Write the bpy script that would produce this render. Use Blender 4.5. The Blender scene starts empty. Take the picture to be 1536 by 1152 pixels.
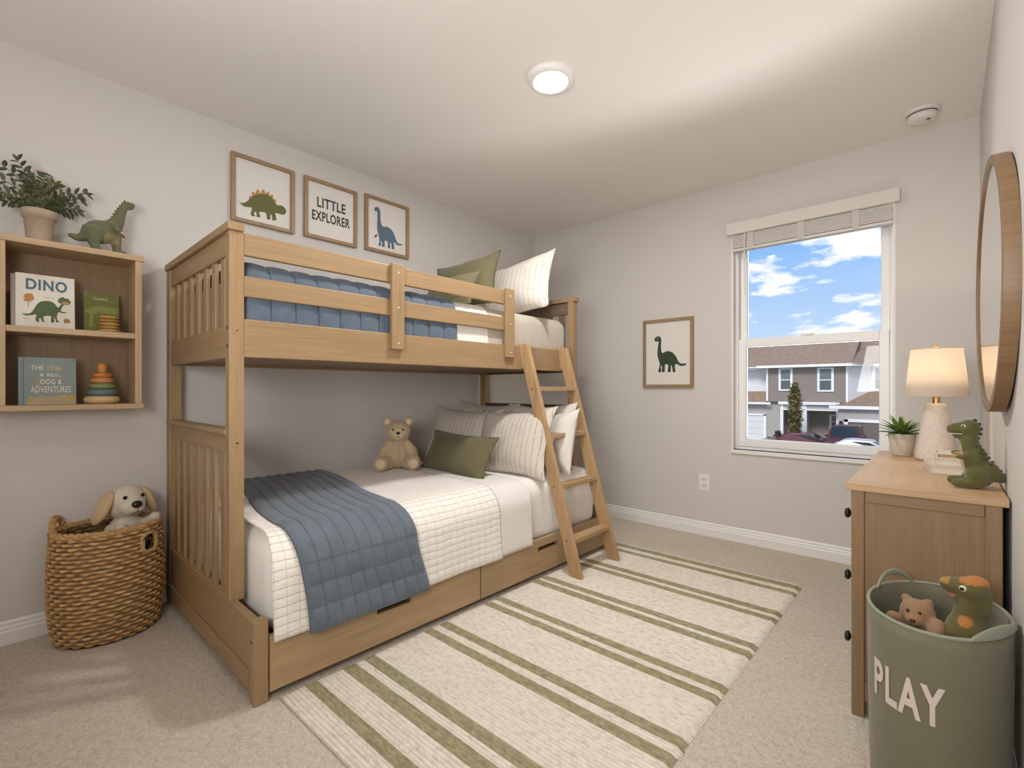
import bpy, bmesh, math, random
from mathutils import Vector, Matrix, Euler, noise
random.seed(7)
PI = math.pi
C = bpy.context.scene.collection
D = bpy.data

# ------------------------------------------------------------------ helpers
def lin(c):
    out = []
    for v in c[:3]:
        v /= 255.0
        out.append(v/12.92 if v <= .04045 else ((v+.055)/1.055)**2.4)
    return (*out, 1.0)

class NT:
    """tiny node builder"""
    def __init__(s, name):
        s.m = D.materials.new(name); s.m.use_nodes = True
        s.t = s.m.node_tree; s.t.nodes.clear()
        s.out = s.n('ShaderNodeOutputMaterial')
    def n(s, typ, **kw):
        nd = s.t.nodes.new(typ)
        for k, v in kw.items():
            if k.startswith('i_'):
                key = k[2:]
                nd.inputs[int(key) if key.isdigit() else key.replace('_', ' ')].default_value = v
            else:
                setattr(nd, k, v)
        return nd
    def l(s, a, b): s.t.links.new(a, b)
    def ramp(s, fac, stops):
        r = s.n('ShaderNodeValToRGB'); e = r.color_ramp.elements
        e[0].position, e[0].color = stops[0]; e[1].position, e[1].color = stops[-1]
        for p, c in stops[1:-1]:
            x = e.new(p); x.color = c
        s.l(fac, r.inputs[0]); return r.outputs[0]
    def mix(s, fac, a, b, mode='MIX'):
        m = s.n('ShaderNodeMix', data_type='RGBA', blend_type=mode)
        for sock, v in ((m.inputs[0], fac), (m.inputs[6], a), (m.inputs[7], b)):
            if isinstance(v, (float, int, tuple)): sock.default_value = v
            else: s.l(v, sock)
        return m.outputs[2]
    def math(s, op, a, b=0.0):
        m = s.n('ShaderNodeMath', operation=op)
        for i, v in enumerate((a, b)):
            if isinstance(v, (float, int)): m.inputs[i].default_value = v
            else: s.l(v, m.inputs[i])
        return m.outputs[0]
    def bsdf(s, col, rough=.6, bump=None, bstr=.2, bdist=.01, **kw):
        b = s.n('ShaderNodeBsdfPrincipled')
        if isinstance(col, tuple): b.inputs['Base Color'].default_value = col
        else: s.l(col, b.inputs['Base Color'])
        b.inputs['Roughness'].default_value = rough
        for k, v in kw.items(): b.inputs[k.replace('_', ' ')].default_value = v
        if bump is not None:
            bp = s.n('ShaderNodeBump', i_Strength=bstr, i_Distance=bdist)
            s.l(bump, bp.inputs['Height']); s.l(bp.outputs[0], b.inputs['Normal'])
        s.l(b.outputs[0], s.out.inputs[0]); return b
    def obj(s, scale=(1, 1, 1), rnd=False):
        tc = s.n('ShaderNodeTexCoord'); mp = s.n('ShaderNodeMapping')
        mp.inputs['Scale'].default_value = scale
        s.l(tc.outputs['Object'], mp.inputs[0])
        if rnd:
            oi = s.n('ShaderNodeObjectInfo'); k = s.math('MULTIPLY', oi.outputs['Random'], 40.0)
            s.l(k, mp.inputs['Location'])
        return mp.outputs[0]
    def noise(s, vec, scale, detail=3, rough=.5):
        nz = s.n('ShaderNodeTexNoise', i_Scale=scale, i_Detail=detail, i_Roughness=rough)
        s.l(vec, nz.inputs['Vector']); return nz.outputs['Fac']

_cache = {}
def memo(f):
    def g(*a):
        k = (f.__name__,) + a
        if k not in _cache: _cache[k] = f(*a)
        return _cache[k]
    return g

@memo
def plain(rgb, rough=.6, metal=0.0):
    t = NT('plain'); t.bsdf(lin(rgb), rough, Metallic=metal); return t.m

OAK = (163, 134, 98)
@memo
def wood(axis='x', rgb=OAK, con=1.0):
    t = NT('wood_' + axis)
    sc = [30, 30, 30]; sc['xyz'.index(axis)] = 1.6
    v = t.obj(tuple(sc), True)
    a = t.noise(v, 1.0, 6, .62)
    v2 = t.obj(tuple(k*4 if k > 2 else 3.0 for k in sc), True)
    b = t.noise(v2, 1.0, 3, .5)
    v3 = t.obj((1.7, 1.7, 1.7), True)
    c = t.noise(v3, 1.5, 2, .5)
    base = lin(rgb)
    dk = tuple(x*(1-.42*con) for x in base[:3]) + (1,)
    md = tuple(x*(1-.12*con) for x in base[:3]) + (1,)
    lt = tuple(min(1, x*(1+.16*con)) for x in base[:3]) + (1,)
    col = t.ramp(a, [(.28, dk), (.45, md), (.72, lt)])
    col = t.mix(.3*con, col, t.ramp(b, [(.32, dk), (.6, lt)]))
    v4 = t.obj(tuple(k*9 if k > 2 else 5.0 for k in sc), True); d = t.noise(v4, 1.0, 2, .5)
    col = t.mix(.22*con, col, t.ramp(d, [(.36, dk), (.56, lt)]))
    col = t.mix(.25, col, t.ramp(c, [(.3, md), (.7, lt)]))
    t.bsdf(col, .48, a, .12, .004); return t.m

@memo
def paint(rgb, rough=.75, bstr=.06):
    t = NT('paint'); v = t.obj()
    n = t.noise(v, 160, 2); n2 = t.noise(v, .8, 2)
    b = lin(rgb)
    col = t.ramp(n2, [(.3, tuple(x*.97 for x in b[:3])+(1,)), (.7, b)])
    t.bsdf(col, rough, n, bstr, .002); return t.m

@memo
def cloth(rgb, weave=600.0, var=.1, bstr=.25):
    t = NT('cloth'); v = t.obj()
    n = t.noise(v, weave, 2); big = t.noise(v, 7, 3)
    b = lin(rgb)
    lo = tuple(x*(1-var*1.6) for x in b[:3])+(1,); hi = tuple(min(1, x*(1+var)) for x in b[:3])+(1,)
    col = t.ramp(n, [(.3, lo), (.7, hi)])
    col = t.mix(.3, col, t.ramp(big, [(.3, lo), (.7, hi)]))
    t.bsdf(col, .9, n, bstr, .002, Sheen_Weight=.15); return t.m

@memo
def striped(rgb, line, axis='x', pitch=.03, width=.12, strength=.7):
    """cloth with thin woven lines across one object axis"""
    t = NT('striped_cloth'); v = t.obj()
    sp = t.n('ShaderNodeSeparateXYZ'); t.l(v, sp.inputs[0])
    wob = t.noise(v, 9, 2)
    x = t.math('ADD', sp.outputs['XYZ'.index(axis.upper())], t.math('MULTIPLY', wob, .006))
    f = t.math('FRACT', t.math('MULTIPLY', x, 1/pitch))
    d = t.math('ABSOLUTE', t.math('SUBTRACT', f, .5))
    m = t.math('LESS_THAN', d, width/2)
    n = t.noise(v, 500, 2); big = t.noise(v, 6, 3)
    b = lin(rgb)
    col = t.ramp(n, [(.3, tuple(k*.88 for k in b[:3])+(1,)), (.7, b)])
    brk = t.ramp(t.noise(v, 90, 2), [(.35, (.25, .25, .25, 1)), (.6, (1, 1, 1, 1))])
    fac = t.math('MULTIPLY', m, strength)
    g = t.n('ShaderNodeRGBToBW'); t.l(brk, g.inputs[0])
    fac = t.math('MULTIPLY', fac, g.outputs[0])
    col = t.mix(fac, col, lin(line))
    ht = t.math('ADD', t.math('MULTIPLY', d, 1.2), t.math('MULTIPLY', big, 1.5))
    t.bsdf(col, .9, ht, .25, .006, Sheen_Weight=.1); return t.m

@memo
def uvgrid(rgb, line, pu=.042, pv=.030, width=.1):
    """cloth with a window-pane grid in metres of the cloth's own UV"""
    t = NT('grid_cloth'); uv = t.n('ShaderNodeUVMap', uv_map='UVMap')
    o = t.obj(); wob = t.noise(o, 10, 2); wob2 = t.noise(o, 13, 2)
    sp = t.n('ShaderNodeSeparateXYZ'); t.l(uv.outputs[0], sp.inputs[0])
    def lines(s, p, wn):
        x = t.math('ADD', s, t.math('MULTIPLY', wn, .012))
        d = t.math('ABSOLUTE', t.math('SUBTRACT', t.math('FRACT', t.math('MULTIPLY', x, 1/p)), .5))
        return t.math('LESS_THAN', d, width/2), d
    m1, d1 = lines(sp.outputs[0], pu, wob); m2, d2 = lines(sp.outputs[1], pv, wob2)
    m1 = t.math('MULTIPLY', m1, .38)
    m = t.math('MAXIMUM', m1, m2)
    brk = t.noise(o, 70, 2)
    m = t.math('MULTIPLY', m, t.math('ADD', t.math('MULTIPLY', brk, .9), .25))
    n = t.noise(o, 500, 2); big = t.noise(o, 9, 3)
    b = lin(rgb)
    col = t.ramp(n, [(.3, tuple(k*.9 for k in b[:3])+(1,)), (.7, b)])
    col = t.mix(m, col, lin(line))
    ht = t.math('ADD', t.math('ADD', d1, d2), t.math('MULTIPLY', big, 2.0))
    t.bsdf(col, .9, ht, .3, .006, Sheen_Weight=.1); return t.m

@memo
def quilted(rgb, cross, start):
    """stitched channels: UV x counts channels, UV y is metres along the cloth"""
    t = NT('quilted_cloth'); uv = t.n('ShaderNodeUVMap', uv_map='UVMap'); sp = t.n('ShaderNodeSeparateXYZ'); t.l(uv.outputs[0], sp.inputs[0])
    o = t.obj(); n = t.noise(o, 330, 3, .65); big = t.noise(o, 16, 4, .6); b = lin(rgb)
    lo = tuple(x*.74 for x in b[:3])+(1,); hi = tuple(x*1.2 for x in b[:3])+(1,)
    col = t.mix(.45, t.ramp(n, [(.3, lo), (.7, hi)]), t.ramp(big, [(.3, lo), (.7, hi)]))
    f = t.math('ABSOLUTE', t.math('SUBTRACT', t.math('FRACT', t.math('ADD', sp.outputs[0], .5)), .5))
    m = t.math('LESS_THAN', f, .035)
    if cross:
        y = t.math('MULTIPLY', t.math('SUBTRACT', sp.outputs[1], start), 1/cross)
        g = t.math('ABSOLUTE', t.math('SUBTRACT', t.math('FRACT', t.math('ADD', y, .5)), .5))
        m2 = t.math('MULTIPLY', t.math('LESS_THAN', g, .02), t.math('GREATER_THAN', sp.outputs[1], start-.01))
        m = t.math('MAXIMUM', m, t.math('MULTIPLY', m2, .6))
    col = t.mix(t.math('MULTIPLY', m, .62), col, tuple(x*.25 for x in b[:3])+(1,))
    t.bsdf(col, .92, t.math('ADD', n, big), .35, .004, Sheen_Weight=.15); return t.m

@memo
def plush(scale=260.0):
    """soft toy fabric, colour from the mesh's own colour layer"""
    t = NT('plush_fabric'); a = t.n('ShaderNodeVertexColor', layer_name='Col')
    v = t.obj(); n = t.noise(v, scale, 3, .6); k = t.ramp(n, [(.3, (.74, .74, .74, 1)), (.7, (1.1, 1.1, 1.1, 1))])
    col = t.mix(1.0, a.outputs[0], k, 'MULTIPLY')
    t.bsdf(col, .95, n, .35, .003, Sheen_Weight=.25); return t.m

@memo
def emit(rgb, strength):
    t = NT('glow'); e = t.n('ShaderNodeEmission', i_Strength=strength); e.inputs[0].default_value = lin(rgb)
    t.l(e.outputs[0], t.out.inputs[0]); return t.m

@memo
def glass():
    t = NT('window_glass'); a = t.n('ShaderNodeBsdfTransparent'); g = t.n('ShaderNodeBsdfGlossy', i_Roughness=.0)
    f = t.n('ShaderNodeFresnel', i_IOR=1.25)
    mx = t.n('ShaderNodeMixShader'); t.l(f.outputs[0], mx.inputs[0]); t.l(a.outputs[0], mx.inputs[1]); t.l(g.outputs[0], mx.inputs[2])
    t.l(mx.outputs[0], t.out.inputs[0]); return t.m

@memo
def carpet():
    t = NT('carpet'); v = t.obj()
    n = t.noise(v, 46, 6, .75); n2 = t.noise(v, 120, 3, .65); big = t.noise(v, 2.2, 3)
    a = t.ramp(n, [(.3, lin((170, 148, 122))), (.5, lin((229, 213, 193))), (.7, lin((252, 245, 232)))])
    b = t.ramp(n2, [(.32, lin((168, 146, 120))), (.66, lin((255, 243, 224)))])
    col = t.mix(.42, a, b)
    col = t.mix(.25, col, t.ramp(big, [(.3, lin((222, 203, 178))), (.7, lin((250, 241, 226)))]))
    h = t.math('ADD', n, t.math('MULTIPLY', n2, .6))
    t.bsdf(col, 1.0, h, .8, .022, Sheen_Weight=.2); return t.m

# --- meshes
def new(bm, name):
    me = D.meshes.new(name); bm.normal_update(); bm.to_mesh(me); bm.free(); return me

def obj(name, bm, mat, parent=None, bev=0.0, smooth=False, loc=(0, 0, 0), rot=(0, 0, 0), seg=2):
    me = bm if isinstance(bm, bpy.types.Mesh) else new(bm, name)
    o = D.objects.new(name, me); C.objects.link(o)
    if mat:
        for m in (mat if isinstance(mat, (list, tuple)) else [mat]): me.materials.append(m)
    o.location = loc; o.rotation_euler = rot
    if parent: o.parent = parent
    if bev:
        b = o.modifiers.new('bevel', 'BEVEL'); b.width = bev; b.segments = seg; b.limit_method = 'ANGLE'; b.angle_limit = .6
        b.harden_normals = False
    if smooth:
        for p in me.polygons: p.use_smooth = True
    return o

def thing(name, label, cat, loc=(0, 0, 0), rot=(0, 0, 0), group=None):
    o = D.objects.new(name, None); C.objects.link(o); o.empty_display_size = .1
    o.location = loc; o.rotation_euler = rot
    return tag(o, label, cat, group)

def tag(o, label, cat, group=None):
    o['label'] = label; o['category'] = cat
    if group: o['group'] = group
    return o

def struct(o): o['kind'] = 'structure'; return o

def box(lo, hi, bm=None):
    bm = bm or bmesh.new()
    c = [(a+b)/2 for a, b in zip(lo, hi)]; s = [abs(b-a) for a, b in zip(lo, hi)]
    bmesh.ops.create_cube(bm, size=1, matrix=Matrix.Translation(c) @ Matrix.Diagonal((*s, 1)))
    return bm

def bar(p, q, w, d, up=(0, 0, 1), bm=None):
    """box of section w x d running from p to q"""
    bm = bm or bmesh.new(); p = Vector(p); q = Vector(q); z = (q-p).normalized()
    x = Vector(up).cross(z)
    if x.length < 1e-5: x = Vector((1, 0, 0))
    x.normalize(); y = z.cross(x)
    M = Matrix((x, y, z)).transposed().to_4x4(); M.translation = (p+q)/2
    bmesh.ops.create_cube(bm, size=1, matrix=M @ Matrix.Diagonal((w, d, (q-p).length, 1)))
    return bm

def lathe(prof, n=40, bm=None, cap=True, sx=1.0, sy=1.0, c=(0, 0, 0)):
    bm = bm or bmesh.new(); rings = []
    for r, z in prof:
        rings.append([bm.verts.new((c[0]+r*sx*math.cos(2*PI*i/n), c[1]+r*sy*math.sin(2*PI*i/n), c[2]+z)) for i in range(n)])
    for a, b in zip(rings, rings[1:]):
        for i in range(n): bm.faces.new((a[i], a[(i+1) % n], b[(i+1) % n], b[i]))
    if cap:
        bm.faces.new(rings[0][::-1]); bm.faces.new(rings[-1])
    return bm

def tube(pts, r, n=10, bm=None, cap=True):
    bm = bm or bmesh.new(); pts = [Vector(p) for p in pts]; rings = []; px = None
    for i, p in enumerate(pts):
        t = (pts[min(i+1, len(pts)-1)]-pts[max(i-1, 0)]).normalized()
        if px is None:
            px = t.orthogonal().normalized()
        px = (px - t*px.dot(t)).normalized(); py = t.cross(px)
        rr = r[i] if isinstance(r, (list, tuple)) else r
        rings.append([bm.verts.new(p + (px*math.cos(2*PI*k/n)+py*math.sin(2*PI*k/n))*rr) for k in range(n)])
    for a, b in zip(rings, rings[1:]):
        for k in range(n): bm.faces.new((a[k], a[(k+1) % n], b[(k+1) % n], b[k]))
    if cap:
        bm.faces.new(rings[0][::-1]); bm.faces.new(rings[-1])
    return bm

def ellipsoid(c, r, bm=None, rot=None, sub=3):
    bm = bm or bmesh.new(); r = (r, r, r) if isinstance(r, (int, float)) else r
    M = Matrix.Translation(c) @ (Euler(rot).to_matrix().to_4x4() if rot else Matrix()) @ Matrix.Diagonal((*r, 1))
    bmesh.ops.create_icosphere(bm, subdivisions=sub, radius=1, matrix=M); return bm

def poly(pts, fn, h=.0012, bm=None):
    """flat outline (2-D) raised h from its surface; fn(a,b,h) -> 3-D point"""
    bm = bm or bmesh.new()
    top = [bm.verts.new(fn(a, b, h)) for a, b in pts]
    es = [bm.edges.new((top[i], top[(i+1) % len(top)])) for i in range(len(top))]
    bmesh.ops.triangle_fill(bm, edges=es, use_beauty=True)
    return bm

def smooth2d(pts, k=3):
    """closed Catmull-Rom through the outline"""
    n = len(pts); out = []
    for i in range(n):
        p0, p1, p2, p3 = (pts[(i+j-1) % n] for j in range(4))
        for s in range(k):
            t = s/k
            out.append(tuple(.5*((2*p1[d])+(-p0[d]+p2[d])*t+(2*p0[d]-5*p1[d]+4*p2[d]-p3[d])*t*t+(-p0[d]+3*p1[d]-3*p2[d]+p3[d])*t**3) for d in (0, 1)))
    return out

def text_bm(s, w, h, fn, bold=.0, lift=.0015, sub=0, spacing=1.0, bm=None):
    """lettering fitted in a w x h box with its lower left at (0,0); fn(a,b,h) -> 3-D"""
    cu = D.curves.new('txt', 'FONT'); cu.body = s; cu.offset = bold; cu.space_character = spacing; cu.resolution_u = 6
    o = D.objects.new('txt', cu); C.objects.link(o)
    dg = bpy.context.evaluated_depsgraph_get(); dg.update()
    me = D.meshes.new_from_object(o.evaluated_get(dg))
    D.objects.remove(o); D.curves.remove(cu)
    bm = bm or bmesh.new(); b2 = bmesh.new(); b2.from_mesh(me); D.meshes.remove(me)
    bmesh.ops.triangulate(b2, faces=b2.faces[:])
    if sub:
        bmesh.ops.subdivide_edges(b2, edges=[e for e in b2.edges if e.calc_length() > .12], cuts=sub, use_grid_fill=True)
        bmesh.ops.triangulate(b2, faces=b2.faces[:])
    xs = [v.co.x for v in b2.verts]; ys = [v.co.y for v in b2.verts]
    x0, x1, y0, y1 = min(xs), max(xs), min(ys), max(ys)
    mp = {v: bm.verts.new(fn((v.co.x-x0)/(x1-x0)*w, (v.co.y-y0)/(y1-y0)*h, lift)) for v in b2.verts}
    for f in b2.faces:
        try: bm.faces.new([mp[v] for v in f.verts])
        except ValueError: pass
    b2.free(); return bm

def blob(name, parts, mat, parent, voxel=.006, smooth=6, color=None, loc=(0, 0, 0), rot=(0, 0, 0)):
    """one continuous soft body: ('e',centre,radii[,rot]) ellipsoids and ('c',[(point,r),...]) limbs, fused"""
    bm = bmesh.new()
    for p in parts:
        if p[0] == 'e': ellipsoid(p[1], p[2], bm, p[3] if len(p) > 3 else None)
        else:
            ch = p[1]
            for (a, ra), (b, rb) in zip(ch, ch[1:]):
                a = Vector(a); b = Vector(b); n = max(2, int((b-a).length/(min(ra, rb)*.35)))
                for i in range(n+1):
                    t = i/n; ellipsoid(a.lerp(b, t), ra+(rb-ra)*t, bm, None, 2)
    me = new(bm, name); o = D.objects.new(name, me); C.objects.link(o)
    r = o.modifiers.new('r', 'REMESH'); r.mode = 'VOXEL'; r.voxel_size = voxel
    s = o.modifiers.new('s', 'SMOOTH'); s.factor = .5; s.iterations = smooth
    dg = bpy.context.evaluated_depsgraph_get(); dg.update()
    m2 = D.meshes.new_from_object(o.evaluated_get(dg)); D.objects.remove(o); D.meshes.remove(me)
    m2.name = name
    paint_mesh(m2, color)
    m2.materials.clear()
    return obj(name, m2, mat, parent, smooth=True, loc=loc, rot=rot)

def paint_mesh(me, color):
    ca = me.color_attributes.new('Col', 'FLOAT_COLOR', 'POINT')
    for i, v in enumerate(me.vertices):
        ca.data[i].color = lin(color(v.co) if callable(color) else color)

def spot(name, c, r, rgb, parent, rough=.35, rot=None):
    return obj(name, ellipsoid(c, r, None, rot), plain(rgb, rough), parent, smooth=True)

def grid_mesh(nu, nv, fn, uvfn=None, bm=None):
    bm = bm or bmesh.new(); uvl = bm.loops.layers.uv.new('UVMap') if uvfn else None
    V = [[bm.verts.new(fn(i/nu, j/nv)) for j in range(nv+1)] for i in range(nu+1)]
    for i in range(nu):
        for j in range(nv):
            f = bm.faces.new((V[i][j], V[i+1][j], V[i+1][j+1], V[i][j+1])); f.smooth = True
            if uvl:
                for lp, (a, b) in zip(f.loops, ((i, j), (i+1, j), (i+1, j+1), (i, j+1))): lp[uvl].uv = uvfn(a/nu, b/nv)
    return bm

def cushion(name, label, cat, mat, w, h, t, loc, lean=.0, yaw=.0, roll=.0, pinch=.10, group=None, seam=None, parent=None, wr=.006, n=26):
    """stuffed pillow standing in its own x (width) / z (height) plane; lean tips the top back (+y)"""
    bm = bmesh.new(); S = random.uniform(0, 50)
    def P(side):
        def f(a, b):
            s, q = 2*a-1, 2*b-1
            s = math.copysign(abs(s)**.8, s); q = math.copysign(abs(q)**.8, q)
            x = w/2*s*(1-pinch*(1-q*q)); z = h/2*q*(1-pinch*1.3*(1-s*s))
            th = t/2*max(0, (1-s**4)*(1-q**4))**.72*(1-.3*(s*s+q*q)/2)
            wn = noise.noise(Vector((x*9+S, z*9, side*3.0)))*wr + noise.noise(Vector((x*26+S, z*26, side)))*wr*.35
            k = min(1, th/(t*.2))
            return (x, side*(th+wn*k), z + wn*.4)
        return f
    grid_mesh(n, n, P(-1), None, bm); grid_mesh(n, n, P(1), None, bm)
    bmesh.ops.remove_doubles(bm, verts=bm.verts[:], dist=.0004)
    bmesh.ops.recalc_face_normals(bm, faces=bm.faces[:])
    o = obj(name, bm, mat, parent, smooth=True, loc=loc)
    o.rotation_euler = (Matrix.Rotation(yaw, 3, 'Z') @ Matrix.Rotation(-lean, 3, 'X') @ Matrix.Rotation(roll, 3, 'Y')).to_euler()
    if not parent: tag(o, label, cat, group or ('pillows and cushions on the bunk bed'))
    if seam:
        pts = []
        for i in range(81):
            k = i/80*4; e = int(k) % 4; f = 2*(k-int(k))-1
            s, q = [(f, -1), (1, f), (-f, 1), (-1, -f)][e]
            x = w/2*s*(1-pinch*(1-q*q)); z = h/2*q*(1-pinch*1.3*(1-s*s)); pts.append((x, 0, z))
        obj('piping', tube(pts, .0035, 6), seam, o, smooth=True)
    return o

# ------------------------------------------------------------------ room
XL, XR, YF, YN, H = -2.829, .135, 3.448, -1.15, 2.44
WALL = paint((216, 211, 206)); CEIL = paint((240, 235, 230)); TRIM = paint((240, 238, 236), .45, .0)
WHITE = plain((238, 236, 232), .4)

struct(obj('floor', box((XL-.15, YN-.15, -.12), (1.35, YF+.2, 0)), carpet()))
struct(obj('ceiling', box((XL-.15, YN-.15, H), (1.35, YF+.2, H+.12)), CEIL))
struct(obj('wall_left', box((XL-.12, YN-.12, 0), (XL, YF+.16, H)), WALL))
struct(obj('wall_right', box((XR, .62, 0), (XR+.12, YF+.16, H)), WALL))
struct(obj('wall_near', box((XL-.12, YN-.12, 0), (1.32, YN, H)), WALL))
struct(obj('wall_hall', box((1.2, YN-.12, 0), (1.32, .62, H)), WALL))
struct(obj('wall_closet', box((XR+.12, .62, 0), (1.32, .74, H)), WALL))
# far wall with the window opening
WX0, WX1, WZ0, WZ1 = -1.084, -.205, .612, 2.085
bm = bmesh.new()
for lo, hi in (((XL-.12, 0), (WX0, H)), ((WX1, 0), (XR+.12, H)), ((WX0, 0), (WX1, WZ0)), ((WX0, WZ1), (WX1, H))):
    box((lo[0], YF, lo[1]), (hi[0], YF+.16, hi[1]), bm)
bmesh.ops.remove_doubles(bm, verts=bm.verts[:], dist=1e-5)
struct(obj('wall_far', bm, WALL))
def baseboard(name, p, q, nrm):
    """stepped skirting between two floor points"""
    prof = [(0, 0), (.016, 0), (.016, .052), (.012, .058), (.012, .068), (.008, .074), (.008, .086), (.003, .094), (0, .094)]
    bm = bmesh.new(); a = [bm.verts.new((p[0]+nrm[0]*d, p[1]+nrm[1]*d, z)) for d, z in prof]
    b = [bm.verts.new((q[0]+nrm[0]*d, q[1]+nrm[1]*d, z)) for d, z in prof]
    for i in range(len(prof)-1): bm.faces.new((a[i], a[i+1], b[i+1], b[i]))
    bm.faces.new(a); bm.faces.new(b[::-1]); bmesh.ops.recalc_face_normals(bm, faces=bm.faces[:])
    return struct(obj(name, bm, TRIM))
baseboard('baseboard_left', (XL, YN), (XL, YF), (1, 0))
baseboard('baseboard_far', (XL, YF), (XR, YF), (0, -1))
baseboard('baseboard_right', (XR, .62), (XR, YF), (-1, 0))

# window: reveal frame, upper and lower sash, panes, sill
win = struct(D.objects.new('window_1', None)); C.objects.link(win); win.location = ((WX0+WX1)/2, YF+.06, WZ0)
ww, wh = (WX1-WX0)/2, WZ1-WZ0
VINYL = plain((250, 249, 248), .35)
def ring(x0, x1, z0, z1, y0, y1, w, wb=None, wt=None):
    wb = wb or w; wt = wt or w; bm = bmesh.new()
    box((x0, y0, z0), (x0+w, y1, z1), bm); box((x1-w, y0, z0), (x1, y1, z1), bm)
    box((x0+w, y0, z0), (x1-w, y1, z0+wb), bm); box((x0+w, y0, z1-wt), (x1-w, y1, z1), bm); return bm
obj('window_frame', ring(-ww, ww, 0, wh, -.005, .09, .028), VINYL, win, .003)
obj('window_liner', ring(-ww, ww, .0, wh, -.06, -.005, .012, .012), TRIM, win)
MZ = .735
lo = obj('lower_sash', ring(-ww+.03, ww-.03, .03, MZ+.03, -.004, .035, .048, .055, .056), VINYL, win, .004)
obj('glass_pane', box((-ww+.07, .014, .08), (ww-.07, .018, MZ-.02)), glass(), lo)
up = obj('upper_sash', ring(-ww+.03, ww-.03, MZ-.02, wh-.03, .038, .075, .042), VINYL, win, .004)
obj('glass_pane', box((-ww+.06, .055, MZ), (ww-.06, .059, wh-.06)), glass(), up)
obj('sash_lock', box((-.03, -.012, MZ+.028), (.03, .02, MZ+.042)), VINYL, lo, .003)
obj('window_sill', box((-ww, -.075, -.014), (ww, -.004, .012)), TRIM, win, .003)

# blind raised to the top of the window
bl = thing('window_blind', 'white faux-wood window blind pulled up to the top of the window', 'blind', ((WX0+WX1)/2, YF, 2.0))
SLAT = plain((236, 232, 226), .5)
obj('valance', box((-.462, -.052, .075), (.462, -.038, .152)), plain((220, 214, 207), .5), bl, .004)
obj('headrail', box((-.44, -.036, .075), (.44, .02, .12)), SLAT, bl, .003)
for k in range(10):
    s = obj('slat', box((-.428, -.03, .064-k*.0087), (.428, .018, .0695-k*.0087)), SLAT, bl, .002)
obj('bottom_rail', box((-.43, -.031, -.036), (.43, .019, -.0195)), plain((226, 221, 214), .5), bl, .004)
for x in (-.31, -.02, .26):
    obj('ladder_tape', box((x-.018, -.034, -.037), (x+.018, -.0315, .075)), plain((205, 200, 194), .8), bl)
obj('tilt_wand', tube([(-.343, -.046, .08), (-.343, -.05, -.05), (-.34, -.05, -.34)], .0035, 8), plain((232, 229, 224), .3), bl)

# ------------------------------------------------------------------ fittings
o = thing('ceiling_light', 'round white flush ceiling light, lit', 'ceiling light', (-1.32, 1.727, H))
obj('trim_ring', lathe([(.105, 0), (.105, -.008), (.098, -.02), (.085, -.026), (.078, -.024), (.076, -.012)], 64, cap=False), WHITE, o, smooth=True)
obj('diffuser', lathe([(.0766, -.014), (.06, -.02), (.03, -.0225), (.001, -.023)], 64), emit((255, 246, 232), 6.0), o, smooth=True)
o = thing('smoke_detector', 'round white smoke detector on the ceiling near the right corner', 'smoke detector', (-.085, 3.2, H))
obj('base_plate', lathe([(.075, 0), (.075, -.012), (.07, -.016)], 48), plain((226, 221, 216), .5), o, smooth=False, bev=.002)
obj('body', lathe([(.06, -.02), (.064, -.024), (.062, -.04), (.05, -.05), (.02, -.053), (.001, -.053)], 48), plain((226, 221, 216), .5), o, smooth=True)
obj('vent_slot', lathe([(.061, -.0155), (.061, -.0205)], 48), plain((70, 66, 62), .8), o)
obj('test_button', lathe([(.008, -.052), (.008, -.056)], 16, c=(.025, -.02, 0)), plain((120, 112, 106), .5), o)
o = thing('wall_outlet', 'white double power outlet low on the far wall', 'power outlet', (-1.267, YF, .372))
obj('cover_plate', box((-.038, -.006, -.058), (.038, 0, .058)), WHITE, o, .004)
for z in (.022, -.022):
    f = obj('socket', box((-.017, -.0085, z-.016), (.017, -.0055, z+.016)), plain((230, 227, 222), .4), o, .003)
    for x in (-.007, .007): obj('slot', box((x-.0014, -.0092, z-.004), (x+.0014, -.0084, z+.008)), plain((60, 56, 52), .7), f)
obj('screw', lathe([(.003, 0), (.003, .001)], 12), plain((200, 196, 190), .4, .5), o, loc=(0, -.006, 0), rot=(PI/2, 0, 0))

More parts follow.
